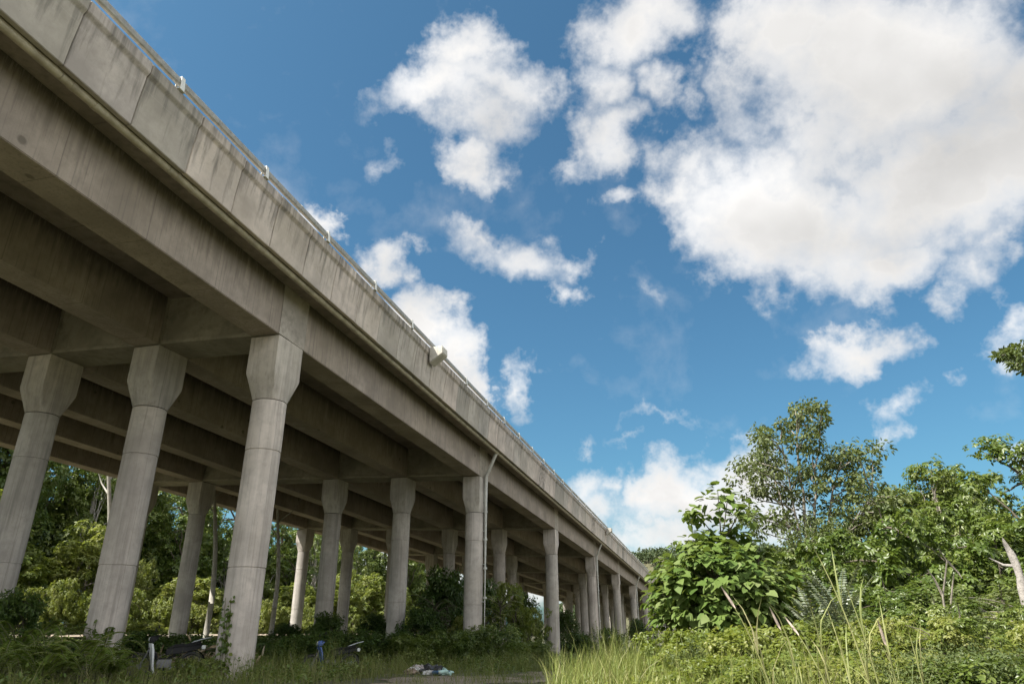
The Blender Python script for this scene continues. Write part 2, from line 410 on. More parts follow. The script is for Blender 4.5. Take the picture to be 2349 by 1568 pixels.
def rosette_leaves(C, rad, nros, ros, size, width, tmpl, rg, droop=.3, flat=.92):
    """twig ends on the skin of each clump, every one a whorl of leaves"""
    n = len(C)*nros; o = rand_dirs(n, rg); o[:, 2] = o[:, 2]*.85+.22; o = norm(o)
    q = o*(np.repeat(rad, nros)*rg.uniform(.55, 1.08, n))[:, None]; q[:, 2] *= flat
    Rc = np.repeat(C, nros, 0)+q; nz_ = norm(o*.75+np.array([0, 0, .75])+rg.normal(size=(n, 3))*.28)
    e1 = norm(np.cross(nz_, rg.normal(size=(n, 3)))); e2 = np.cross(nz_, e1)
    m = n*ros; k = np.tile(np.arange(ros), n); a = k*(2*math.pi/ros)+rg.normal(size=m)*.3
    N0 = np.repeat(nz_, ros, 0); D = np.cos(a)[:, None]*np.repeat(e1, ros, 0)+np.sin(a)[:, None]*np.repeat(e2, ros, 0)+N0*rg.uniform(-.15, .55, m)[:, None]
    D[:, 2] -= droop*rg.uniform(.3, 1.4, m); P = np.repeat(Rc, ros, 0)+D*.03+rg.normal(size=(m, 3))*.025
    rnd = np.clip(np.repeat(rg.random(len(C)), nros*ros)*.30+np.repeat(rg.random(n), ros)*.30+rg.random(m)*.42, 0, 1)
    return scatter_leaves(P, D, N0+rg.normal(size=(m, 3))*.22, size*rg.uniform(.6, 1.25, m), width, tmpl, rg, rnd)

def crown_points(n, ax, rg, lumps=5, rough=.35, shell=.55, zmin=-.8):
    """clump centres filling a lumpy ellipsoid (centre 0, half axes ax)"""
    ld = rand_dirs(lumps, rg); la = rg.uniform(-rough, rough, lumps)
    d = rand_dirs(n*3, rg); d = d[d[:, 2] > zmin][:n]
    m = 1+np.sum(la*np.clip(d@ld.T, 0, 1)**3*2, 1)
    r = rg.uniform(shell**3, 1, len(d))**(1/3)*m
    return d*r[:, None]*np.array(ax)

def limbs(mb, base, tips, r0, rg, k=7, sag=.2, sides=6, fork=.5):
    """curved tapering branches from points up the trunk out to the tips"""
    for t in tips:
        f = rg.uniform(.15, fork); a = base[min(len(base)-1, int(f*len(base)))]
        m = (a+t)/2+np.array([0, 0, np.linalg.norm(t-a)*sag])+rg.normal(size=3)*.06*np.linalg.norm(t-a)
        w = np.linspace(0, 1, k)[:, None]; p = (1-w)**2*a+2*w*(1-w)*m+w**2*t
        p[1:-1] += rg.normal(size=(k-2, 3))*.015*np.linalg.norm(t-a)
        mb.tube(p, np.linspace(r0, r0*.18, k), sides)

def tree_meshes(tag_, H, W, leafmat, bark, nclump=70, per=60, size=.24, width=.55, tmpl=LEAF_KITE, crown_frac=.8, seed=1,
                crad=(.45, .9), droop=.35, trunk_r=.14, lean=(0, 0), rough=.4, shell=.5, nlimb=26, zmin=-.85, up=.5, ros=0):
    rg = np.random.default_rng(seed)
    zc = H*(1-crown_frac/2); ax = (W/2, W/2, H*crown_frac/2)
    C = crown_points(nclump, ax, rg, 7, rough, shell, zmin)+np.array([lean[0], lean[1], zc])
    C[:, 2] = np.minimum(C[:, 2], H-.25); C[:, 2] = np.maximum(C[:, 2], .25)
    rad = rg.uniform(*crad, len(C))
    lv = rosette_leaves(C, rad, max(1, per//ros), ros, size, width, tmpl, rg, droop) if ros else clump_leaves(C, rad, per, size, width, tmpl, rg, droop, up)
    cm = tri_mesh(tag_+'_crown', *lv, leafmat)
    mb = MB(); k = 9; w = np.linspace(0, 1, k)[:, None]
    top = np.array([lean[0], lean[1], H*.9]); P = w*top+np.sin(w*3.1)*np.array([[.12*rg.normal(), .12*rg.normal(), 0]])*H*.12
    mb.tube(P, np.linspace(trunk_r, trunk_r*.2, k), 8)
    idx = rg.choice(len(C), min(nlimb, len(C)), False); limbs(mb, P, C[idx], trunk_r*.45, rg, fork=.85)
    tm = mb.mesh(tag_+'_trunk', bark, True)
    return cm, tm

def plant(name, meshes, label, cat, loc, rotz=0, scale=1, group=None, parts=('crown', 'trunk')):
    t = thing(name, label, cat, loc, rotz, group, scale)
    for p, me in zip(parts, meshes): link(p, me, t)
    return t

# ------------------------------------------------------------------ the viaduct
via = thing('viaduct', 'long grey concrete road viaduct on rows of round columns with stained parapet panels', 'viaduct', (X0, Y0, Z0), -AL)
def Lz(s, u, z): return (u, s, z+GR*s+CF*u)
UJ = [-(j*BW+(GAP if j > 2 else 0)) for j in range(6)]
KMAX = 14
# beams: one precast girder per line and span
bm = MB().prism([(-CB, .0), (CB, .0), (CB, DEP), (-CB, DEP)], CA+.04, SPAN-CA-.04)
beam_me = bevel(bm.mesh('beam', M['beam']), .018, 2)
v = np.empty(len(beam_me.vertices)*3); beam_me.vertices.foreach_get('co', v); v = v.reshape(-1, 3)
v[:, 2] += GR*v[:, 1]+CF*v[:, 0]; beam_me.vertices.foreach_set('co', v.ravel())
for k in range(-1, KMAX):
    for j in range(6):
        o = link('beam', beam_me, via, Lz(k*SPAN, UJ[j], 0))
# crossbeam over each row of columns
ul = UJ[5]-CB; cb = MB()
cb.prism([(-CA, .10), (-CA+.07, .0), (CA-.07, .0), (CA, .10), (CA, DEP), (-CA, DEP)], ul, CB, 'x') if False else None
prof = [(-CA+.02, .02), (CA-.02, .02), (CA-.02, .15), (CA-.09, .19), (CA-.09, DEP-.002), (-CA+.09, DEP-.002), (-CA+.09, .19), (-CA+.02, .15)]
n = len(prof)
vv = [(ul-.003, p[0], p[1]) for p in prof]+[(CB+.003, p[0], p[1]) for p in prof]
cb.add(vv, [(i, (i+1) % n, n+(i+1) % n, n+i) for i in range(n)]+[tuple(range(n)), tuple(range(n, 2*n))[::-1]])
for j in range(6):                                # cast in block that joins the girder ends over each column
    cb.box((UJ[j], 0, DEP/2+.004), (CB+.006, CA+.035, DEP/2-.008))
cross_me = cb.mesh('crossbeam', M['cross'], False, True)
end_me = MB().box((0, 0, DEP/2+.004), (CB+.009, CA+.04, DEP/2-.009)).mesh('pier_block', concrete('pier_block_concrete', (.37, .33, .285), 'plain'), False, True)
for k in range(0, KMAX):
    c = link('crossbeam', cross_me, via, Lz(k*SPAN, 0, 0))
    link('pier_block', end_me, c, (0, 0, 0))
# deck slab per span
ur, ulf = 1.40, UJ[5]-1.40
sb = MB().prism([(ulf, DEP), (ur, DEP), (ur, DEP+.27), (ulf, DEP+.27)], .006, SPAN-.006)
slab_me = sb.mesh('deck_slab', M['slab'], False, True)
for k in range(-1, KMAX): link('deck_slab', slab_me, via, Lz(k*SPAN, 0, 0))
# columns: round shaft with shutter joints, head that widens along the road
def shaft_mesh():
    prof = [(.5, -10.6)]; z = -10.6
    for zj in (-6.77, -3.49):
        prof += [(.5, zj-.02), (.482, zj-.009), (.482, zj+.009), (.506, zj+.02)]
    prof += [(.5, -1.987), (.487, -1.98)]
    return autosmooth(MB().lathe(prof, (0, 0, 0), 40).mesh('shaft', M['col']), 50)
def head_mesh():
    n = 64; rings = []
    for z, t in ((-1.976, 0.), (-1.78, .25), (-1.58, .50), (-1.39, .74), (-1.245, .92), (-1.19, .975), (-1.13, 1.), (-.8, 1.), (-.18, 1.), (-.04, 1.)):
        ring = []
        for i in range(n):
            a = 2*math.pi*i/n; cx, cy = math.cos(a), math.sin(a)
            r = (abs(cx)**60+abs(cy)**60)**(-1/60)      # ruled loft from the round neck to a sharp cornered rectangle
            ring.append(((1-t)*cx*.4994+t*cx*r*.4994, (1-t)*cy*.5+t*cy*r*CA, z))
        rings.append(ring)
    mb = MB(); f = []
    for i in range(len(rings)-1):
        for k in range(n): k2 = (k+1) % n; f.append((i*n+k, i*n+k2, (i+1)*n+k2, (i+1)*n+k))
    f += [tuple(range(n))[::-1], tuple(range((len(rings)-1)*n, len(rings)*n))]
    mb.add(np.array(rings).reshape(-1, 3), f); return autosmooth(mb.mesh('head', M['col']), 24)
shaft_me, head_me = shaft_mesh(), head_mesh()
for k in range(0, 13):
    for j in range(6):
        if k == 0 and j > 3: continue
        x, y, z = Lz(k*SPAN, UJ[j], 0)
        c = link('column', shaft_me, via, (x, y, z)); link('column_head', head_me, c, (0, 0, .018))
# parapet panels
JS, JL = -9.8815, 1.6936
pprof = [(1.405, 1.50), (1.541, 1.50), (1.575, 2.05), (1.640, 2.60), (1.652, 2.78), (1.728, 2.875), (1.737, 3.15), (1.42, 3.15), (1.405, 2.2)]
panel_me = bevel(MB().prism(pprof, .007, JL-.007).mesh('parapet_panel', M['panel']), .012, 2)
v = np.empty(len(panel_me.vertices)*3); panel_me.vertices.foreach_get('co', v); v = v.reshape(-1, 3)
v[:, 2] += GR*v[:, 1]+CF*v[:, 0]; panel_me.vertices.foreach_set('co', v.ravel())
i0 = -4
for i in range(i0, i0+100):
    s = JS+i*JL; o = link('parapet_panel', panel_me, via, Lz(s, random.uniform(-.006, .006), random.uniform(-.006, .006)))
rest = MB()
for i in range(i0+100, int((KMAX*SPAN-JS)/JL)):
    s = JS+i*JL; q = MB().prism(pprof, .007, JL-.007); vq = q.v[0].copy(); vq[:, 1] += s
    rest.add(vq, q.f)
o = link('parapet_panel', rest.mesh('parapet_panel_rest', M['panel'], False, True), via); o['kind'] = 'stuff'
lp = MB().prism([(ulf-.005, 1.50), (ulf-.18, 1.50), (ulf-.30, 2.8), (ulf-.34, 3.15), (ulf-.02, 3.15)], -SPAN, KMAX*SPAN)
link('far_parapet', lp.mesh('far_parapet', M['panel'], False, True), via)
# guard rail on the parapet
def rrect(w, h, r=.05, n=4):
    pts = []
    for cx, cy, a0 in ((w-r, h-r, 0), (-w+r, h-r, 90), (-w+r, -h+r, 180), (w-r, -h+r, 270)):
        for i in range(n+1): a = R(a0+90*i/n); pts.append((cx+r*math.cos(a), cy+r*math.sin(a)))
    return pts
SP = 3.39
seg = MB().prism([(1.668+x, 3.405+z) for x, z in rrect(.062, .105, .055)], .004, 3*SP-.004)
for t in (0, 3*SP-.004): pass
seg.prism([(1.668+x, 3.405+z) for x, z in rrect(.070, .112, .06)], 1.55*SP-.05, 1.55*SP+.05)
rail_me = autosmooth(seg.mesh('guard_rail', M['rail'], False, True), 35)
ps = MB()
ps.prism([(1.795, 3.152), (1.775, 3.152), (1.733, 3.535), (1.752, 3.535)], -.06, .06)     # sloping outer strap
ps.prism([(1.56, 3.152), (1.575, 3.152), (1.602, 3.50), (1.590, 3.50)], -.03, .03)
ps.box((1.645, 0, 3.158), (.15, .10, .007)); ps.box((1.67, 0, 3.528), (.08, .05, .008))

for dx in (-.08, .05): ps.lathe([(.012, 3.16), (.012, 3.20)], (1.64+dx, .085, 0), 8)
post_me = ps.mesh('rail_post', M['post'], False, True)
i = 0
for k in range(-4, 78):
    s = -7.34+k*SP
    link('rail_post', post_me, via, Lz(s, 0, 0))
    if k % 3 == 0 or k == -4:
        if k % 3 == 0: link('guard_rail', rail_me, via, Lz(s, 0, 0))
        else: link('guard_rail', rail_me, via, Lz(s-2*SP, 0, 0))
# collector pipe under the overhang
GU, GZ, GRAD = 1.275, 1.475, .10
gp = 2.95; gm = MB()
gm.tube([(GU, 0, GZ), (GU, gp-.012, GZ)], GRAD, 16)
for c in (.30, .86):
    gm.tube([(GU, c-.055, GZ), (GU, c+.055, GZ)], GRAD+.011, 16)
gm.box((GU, .58, GZ+.11), (.02, .02, .03))
gut_me = autosmooth(gm.mesh('collector_pipe', M['gutter'], False, True), 40)
for k in range(-2, 74): link('collector_pipe', gut_me, via, Lz(-9.72+k*gp, 0, 0))
# downpipes
dm = MB()
path = [(GU, -.05, GZ-.0), (GU-.02, .02, GZ-.10), (GU-.10, .03, GZ-.22), (.76, .03, .30), (.675, .03, .16), (.64, .03, .02), (.635, .03, -.10), (.635, .03, -9.6)]
dm.tube(path, .098, 16)
for z in (-.22, -1.9, -3.4, -4.9, -6.4, -7.9): dm.tube([(.635, .03, z-.05), (.635, .03, z+.05)], .108, 16)
for z in (-1.3, -2.95, -4.7, -6.6):
    dm.box((.56, .03, z), (.07, .13, .016))
dp_me = autosmooth(dm.mesh('downpipe', M['pvc']), 40)
for k in (1, 3, 5, 6, 8, 10): link('downpipe', dp_me, via, Lz(k*SPAN+.02, 0, 0))
# lamp brackets
lb = MB()
pr = [(1.742, 3.165), (2.34, 3.165), (2.36, 2.83), (1.742, 2.42)]
lb.prism(pr, -.30, .30)
lb_me = bevel(lb.mesh('lamp_bracket', M['bracket']), .03, 2)
bolt_me = MB().lathe([(.014, 0), (.014, .13)], (0, 0, 0), 8).mesh('anchor_bolt', M['rail'])
for s in (8.45, 60.2, 117.2, 170.):
    o = link('lamp_bracket', lb_me, via, Lz(s, 0, 0)); o.location.z += CF*2
    link('anchor_bolt', bolt_me, o, (2.22, -.05, 3.15)); link('anchor_bolt', bolt_me, o, (1.95, .16, 3.15))

# ------------------------------------------------------------------ far wooded hill
def hill_forest():
    rg = np.random.default_rng(3); n = 2600
    a = rg.uniform(-.12, .62, n); d = rg.uniform(470, 690, n); x, y = d*np.sin(a), d*np.cos(a); z = hill_h(x, y)
    k = z > 2; C = np.stack([x, y, z], 1)[k]; sz = rg.uniform(2.6, 5.2, len(C)); tall = rg.random(len(C)) > .9
    C[:, 2] += sz*.6; C[tall, 2] += 3.5
    per = 46; m = len(C)*per; o = rand_dirs(m, rg); o[:, 2] = np.abs(o[:, 2])
    P = np.repeat(C, per, 0)+o*np.repeat(sz, per)[:, None]*rg.uniform(.75, 1.05, m)[:, None]*np.array([1, 1, 1.15])
    N = o+rg.normal(size=(m, 3))*.45; D = rand_dirs(m, rg)
    rnd = np.clip(np.repeat(rg.random(len(C)), per)*.7+rg.random(m)*.3, 0, 1)
    return tri_mesh('forest', *scatter_leaves(P, D, N, rg.uniform(1.1, 2.2, m), .9, LEAF_KITE, rg, rnd), M['forest'])
tag(link('forest', hill_forest()), 'dark green forest covering the far hill beyond the viaduct', None, None, 'stuff')

# ------------------------------------------------------------------ plant prototypes
K = {}
K['broad'] = tree_meshes('broad', 10, 7, M['leaf_sunny'], M['bark'], 110, 110, .32, .55, LEAF_LONG, .92, 11, (.45, .95), .45, .16, ros=6)
K['broad2'] = tree_meshes('broad2', 9, 7.5, M['leaf_sunny'], M['bark'], 110, 110, .28, .6, LEAF_LONG, .92, 12, (.45, .9), .6, .15, rough=.55, ros=7)
K['tall'] = tree_meshes('tall', 15, 7.5, M['leaf_jungle'], M['bark_pale'], 110, 110, .28, .55, LEAF_KITE, .80, 13, (.5, 1.0), .4, .2, rough=.6, shell=.4, ros=6)
K['tower'] = tree_meshes('tower', 13, 4.6, M['leaf_jungle'], M['bark_dark'], 120, 132, .25, .6, LEAF_LONG, .95, 14, (.45, .9), .6, .2, rough=.55, ros=6)
K['thicket'] = tree_meshes('thicket', 5, 5.4, M['leaf_sunny'], M['bark_dark'], 100, 98, .22, .6, LEAF_LONG, .96, 15, (.30, .65), .45, .08, rough=.5, ros=7)
K['shrub'] = tree_meshes('shrub', 2.6, 3.4, M['leaf_sunny'], M['stem'], 75, 98, .14, .55, LEAF_LONG, .96, 16, (.20, .42), .35, .04, rough=.6, ros=7)
K['jungle'] = tree_meshes('jungle', 8, 6, M['leaf_jungle'], M['bark_dark'], 95, 140, .27, .50, LEAF_LONG, .94, 17, (.34, .72), .55, .14, rough=.65, shell=.6, nlimb=12, ros=7)
K['jungle2'] = tree_meshes('jungle2', 7, 6.4, M['leaf_jungle'], M['bark_dark'], 95, 140, .24, .56, LEAF_LONG, .94, 18, (.32, .68), .4, .13, rough=.75, shell=.6, nlimb=12, ros=8)
K['olive'] = tree_meshes('olive', 7, 5, M['leaf_olive'], M['bark'], 120, 62, .17, .5, LEAF_LONG, .8, 19, (.3, .6), .5, .12, rough=.5)
K['conic'] = tree_meshes('conic', 12, 4.4, M['leaf_jungle'], M['bark'], 120, 160, .24, .52, LEAF_LONG, .90, 20, (.50, .95), .5, .16, rough=.65, ros=7)
K['low'] = tree_meshes('low', 1.5, 2.6, M['leaf_jungle'], M['stem'], 75, 98, .10, .55, LEAF_LONG, .97, 21, (.15, .32), .35, .025, rough=.65, ros=7)
K['low_sun'] = tree_meshes('low_sun', 1.3, 2.6, M['leaf_sunny'], M['stem'], 75, 98, .095, .58, LEAF_LONG, .97, 22, (.14, .30), .3, .025, rough=.65, ros=7)
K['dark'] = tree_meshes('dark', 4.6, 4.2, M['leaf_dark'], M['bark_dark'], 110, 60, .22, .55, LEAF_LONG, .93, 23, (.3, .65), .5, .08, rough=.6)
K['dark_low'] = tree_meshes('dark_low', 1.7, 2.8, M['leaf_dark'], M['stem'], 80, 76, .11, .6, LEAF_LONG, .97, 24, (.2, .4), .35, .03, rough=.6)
K['low_olive'] = tree_meshes('low_olive', 1.6, 2.8, M['leaf_olive'], M['stem'], 90, 110, .065, .5, LEAF_LONG, .97, 25, (.18, .40), .35, .025, rough=.7)
DIM = {}; TOP = {}
for k_, (cm_, tm_) in K.items():
    a_ = np.empty(len(cm_.vertices)*3, np.float32); cm_.vertices.foreach_get('co', a_); a_ = a_.reshape(-1, 3)
    q_ = a_[a_[:, 2] > np.percentile(a_[:, 2], 99.6)].mean(0); TOP[k_] = (float(q_[0]), float(q_[1]))
    DIM[k_] = (float(np.percentile(a_[:, 2], 99.6)), 2*float(np.percentile(np.hypot(a_[:, 0], a_[:, 1]), 95)))
def proto_h(k): return DIM[k][0]
def proto_w(k): return DIM[k][1]
NM = {'broad': 'broadleaf_tree', 'broad2': 'broadleaf_tree', 'tall': 'tall_tree', 'tower': 'creeper_clad_tree', 'thicket': 'small_tree', 'shrub': 'shrub', 'jungle': 'jungle_tree', 'jungle2': 'jungle_tree', 'olive': 'olive_leaved_tree', 'conic': 'tall_tree', 'low': 'bush', 'low_sun': 'bush', 'dark': 'dark_tree', 'dark_low': 'bush', 'low_olive': 'bush'}
def put(k, x, y, z, H, W, label, cat, group=None, rot=None):
    s = (W/proto_w(k), W/proto_w(k), H/proto_h(k))
    parts = ('crown', 'trunk') if k not in ('low', 'low_sun', 'dark_low', 'shrub', 'low_olive') else ('foliage', 'stems')
    return plant(NM[k], K[k], label, cat, (x, y, z-.05), rng.uniform(0, 6.28) if rot is None else rot, s, group, parts)

# ---- sunlit jungle beyond the far edge of the deck
def beyond(k, s, u, H, W, label, cat, group):
    x, y = world(s, u); put(k, x, y, float(ground_z(x, y)), H, W, label, cat, group)
GL = ('sunlit shrubs at the far foot of the viaduct', 'sunlit trees beyond the viaduct', 'tall trees standing behind the sunlit trees')
s = -2.
while s < 135:
    u = rng.uniform(-36.5, -33.2)
    beyond(rng.choice(['shrub', 'thicket', 'thicket']), s, u, rng.uniform(1.8, 4.6), rng.uniform(3.2, 5), 'leafy yellow green shrub in the sunlit band seen through the far columns', 'shrub', GL[0]); s += rng.uniform(1.7, 2.8)*(1+max(0, s-60)/60)
s = -2.
while s < 150:
    u = rng.uniform(-43, -38); g = 1.-.42*math.exp(-((s-58)/16)**2)
    beyond(rng.choice(['broad', 'broad2', 'broad']), s, u, rng.uniform(6.5, 11.5)*g, rng.uniform(5.5, 7.5), 'bright leafy tree with rounded crown in the sun beyond the viaduct columns', 'tree', GL[1]); s += rng.uniform(2.8, 4.2)*(1+max(0, s-60)/70)
s = -2.
while s < 150:
    u = rng.uniform(-53, -45); g = 1.-.52*math.exp(-((s-68)/17)**2)
    beyond(rng.choice(['tall', 'tower', 'tower']), s, u, rng.uniform(19, 24)*g, rng.uniform(7, 9.5), 'tall deep green tree rising behind the sunlit trees beyond the viaduct', 'tree', GL[2]); s += rng.uniform(2.4, 3.6)*(1+max(0, s-60)/70)
for px, top, D, W in ((335, 1075, 66, 8), (385, 1090, 62, 8), (440, 1085, 67, 8), (500, 1110, 64, 8), (560, 1130, 70, 8), (620, 1160, 72, 8), (690, 1180, 76, 8), (150, 1040, 60, 9), (60, 1000, 56, 9), (240, 1060, 62, 8)):
    D = 63/math.sin(AL-azimuth(px))
    x, y, z = spot(px, D); put('tower', x, y, z, height_at(px, top, D)-z, W, 'tall deep green tree rising behind the sunlit trees beyond the viaduct', 'tree', GL[2])
# pale bare trunks standing out of that thicket
for px, y0, y1, D, r, lab in ((488, 1290, 1120, 53, .16, 'bare pale trunk seen left of the nearest column'), (633, 1300, 1195, 56, .15, 'bare pale trunk seen right of the nearest column'), (246, 1230, 1085, 55, .16, 'pale forked trunk seen between the two leftmost columns')):
    a = np.array(spot_at(px-6, y0+90, D)); b = np.array(spot_at(px+8, y1-60, D)); mb = MB(); w = np.linspace(0, 1, 9)[:, None]
    P = a+(b-a)*w+np.sin(w*5)*np.array([.12, .05, 0]); mb.tube(P, np.linspace(r*1.2, r*.6, 9), 8)
    for q in (5, 6, 7): mb.tube([P[q], P[q]+np.array([.9*(-1)**q, .3, .9]), P[q]+np.array([1.7*(-1)**q, .5, 2.2])], [r*.4, r*.3, r*.1], 6)
    mb.v[0] = mb.v[0]; base = P[0].copy(); gz = float(ground_z(base[0], base[1])); mb.tube([np.array([base[0]-.05, base[1], gz-.2]), base+(P[1]-base)*.1], [r*1.3, r*1.19], 8)
    tag(link('dead_tree', mb.mesh('dead_tree', M['bark_pale'], True)), lab, 'tree')

# ---- right hand jungle
GR_ = 'trees massed along the clearing'
def by_px(k, px, top, D, W, label, cat, group=None, zoff=0):
    x, y, z = spot(px, D); H = height_at(px, top, D)-z; rot = rng.uniform(0, 6.28); f = W/proto_w(k)
    tx, ty = TOP[k][0]*f, TOP[k][1]*f                # the crown leans: stand the foot so that its highest part is over the surveyed spot
    x -= math.cos(rot)*tx-math.sin(rot)*ty; y -= math.sin(rot)*tx+math.cos(rot)*ty
    put(k, x, y, z+zoff, H, W, label, cat, group, rot); return x, y, z, H
RIGHT = [
 ('conic', 2118, 1116, 42, 3.6, 'slim dark tree topping the ridge of trees, the lower of two tops'), ('conic', 2195, 1062, 44, 4.6, 'slim dark tree with the highest top above the ridge of trees'),
 ('jungle', 2270, 1135, 47, 7, 'spreading green tree right of the highest ridge top'), ('tower', 2372, 1000, 31, 3.6, 'tall dark tree at the frame edge rising above the dead trunk'),
 ('jungle2', 2060, 1185, 39, 8, 'glossy tree just under the lower ridge top'), ('jungle', 2165, 1160, 36, 7.5, 'glossy tree below the highest ridge top'), ('jungle2', 2280, 1165, 36, 7.5, 'glossy tree behind the dead trunk'),
 ('olive', 1905, 1185, 35, 4.6, 'pale grey green tree under the right limb of the airy tree'), ('olive', 1965, 1215, 37, 4.2, 'pale grey green tree right of the airy tree stem'), ('olive', 1800, 1262, 36, 3.6, 'pale grey green sapling left of the airy tree stem'),
 ('jungle', 1850, 1270, 32, 6.5, 'glossy tree at the foot of the airy tree'), ('jungle2', 1945, 1238, 31, 6.5, 'glossy tree right of the airy tree foot'), ('jungle', 2035, 1222, 29, 6.5, 'broad glossy tree in the middle of the thicket'),
 ('jungle2', 2130, 1190, 28, 7, 'broad yellow green tree filling the middle of the thicket wall'), ('jungle', 2230, 1195, 27, 6.5, 'deep shaded tree left of the dead trunk'), ('jungle2', 2340, 1210, 27, 6.5, 'tree closing the thicket at the frame edge'),
 ('thicket', 1890, 1345, 25, 5, 'small tree behind the silver leaved shrub'), ('jungle2', 1985, 1340, 23.5, 4.6, 'small glossy tree right of the silver leaved shrub'), ('jungle', 2080, 1345, 22, 4.8, 'small glossy tree above the pinnate plant'),
 ('jungle2', 2185, 1350, 21, 4.8, 'small glossy tree left below the dead trunk'), ('olive', 2290, 1330, 20, 4.2, 'fine leaved pale bush tree at the foot of the dead trunk'), ('thicket', 2365, 1400, 18, 4.2, 'small bright tree in front of the dead trunk'),
 ('thicket', 1780, 1370, 25, 4.5, 'small tree behind the big leaved tree'), ('jungle', 1720, 1330, 30, 5.5, 'glossy tree hidden behind the big leaved tree'),
 ('jungle', 2450, 1200, 28, 7, 'glossy tree just outside the frame edge')]
RIGHT += [('jungle', 2290, 1100, 48, 7.5, 'broad tree filling the ridge right of its highest top'), ('conic', 2240, 1105, 47, 4.6, 'slim tree close right of the highest ridge top'), ('jungle2', 2075, 1160, 44, 6.5, 'rounded tree at the left end of the ridge'), ('thicket', 2110, 1412, 13, 2.2, 'small bright tree low between the pinnate plant and the bare sapling'), ('jungle', 2245, 1415, 12.5, 2.2, 'small glossy tree low right of the bare sapling'), ('thicket', 2348, 1425, 12, 2., 'small bright tree low in the frame corner'), ('jungle2', 2060, 1372, 16.5, 2.8, 'small dark glossy tree left of the bare sapling'), ('jungle', 2160, 1385, 15.5, 2.8, 'small glossy tree around the bare sapling'), ('olive', 2255, 1375, 15.5, 2.8, 'fine leaved olive tree below the stub of the dead trunk'), ('jungle2', 2335, 1390, 14.5, 2.6, 'small glossy tree covering the foot of the dead trunk'), ('olive', 1965, 1400, 15, 2.4, 'fine leaved olive bush tree right of the silvery shrub')]
for k, px, top, D, W, lab in RIGHT: by_px(k, px, top, D, W, lab, 'tree', GR_)
SHR = [(1560, 1440, 17.5, 2.2, 'low_sun', 'yellow green bush in front of the big leaved tree by the pale stone'), (1625, 1465, 16, 2.4, 'low_sun', 'yellow green bush under the big leaved tree'), (1700, 1450, 15, 2.4, 'low_olive', 'dense weedy bush right of the big leaved tree foot'),
 (1775, 1432, 14.5, 2.4, 'low_sun', 'yellow green bush behind the plumed reeds'), (1850, 1425, 14.5, 2.6, 'shrub', 'rounded shrub below the silver leaved shrub'), (1940, 1450, 13.5, 2.4, 'low_sun', 'flat yellow green shrub right of the reeds'),
 (2020, 1425, 14.5, 2.8, 'shrub', 'leafy shrub left of the pinnate plant'), (2120, 1462, 13, 2.4, 'low_olive', 'low dark leaved shrub right of the pinnate plant'), (2200, 1450, 13.5, 2.6, 'shrub', 'leafy shrub below the dead trunk'),
 (2290, 1460, 12.5, 2.6, 'low_olive', 'pale yellow shrub low by the frame edge'), (2350, 1462, 12.5, 2.6, 'shrub', 'leafy shrub at the frame edge'), (2000, 1500, 11, 2.4, 'low_sun', 'low sunlit bush at the frame bottom behind the reeds'),
 (2090, 1490, 11, 2.4, 'low_olive', 'low green bush at the frame bottom under the pinnate plant'), (2190, 1495, 10.5, 2.5, 'low_olive', 'low sunlit bush at the frame bottom right of the pinnate plant'), (2290, 1500, 10.5, 2.5, 'low', 'low green bush at the frame bottom below the pale shrub'),
 (2370, 1480, 10.5, 2.4, 'low_olive', 'low sunlit bush in the frame corner'), (1800, 1500, 12, 2, 'low_sun', 'low sunlit bush at the foot of the tall reeds'), (1880, 1490, 12, 2.2, 'low', 'low green bush among the tall reeds'),
 (1660, 1500, 13, 1.8, 'low_sun', 'low sunlit bush at the edge of the tall grass'), (1730, 1510, 12.5, 1.8, 'low', 'low green bush between grass and reeds')]
for px, top, D, W, k, lab in SHR: by_px(k, px, top, D, W, lab, 'shrub', 'shrubs in front of the trees')

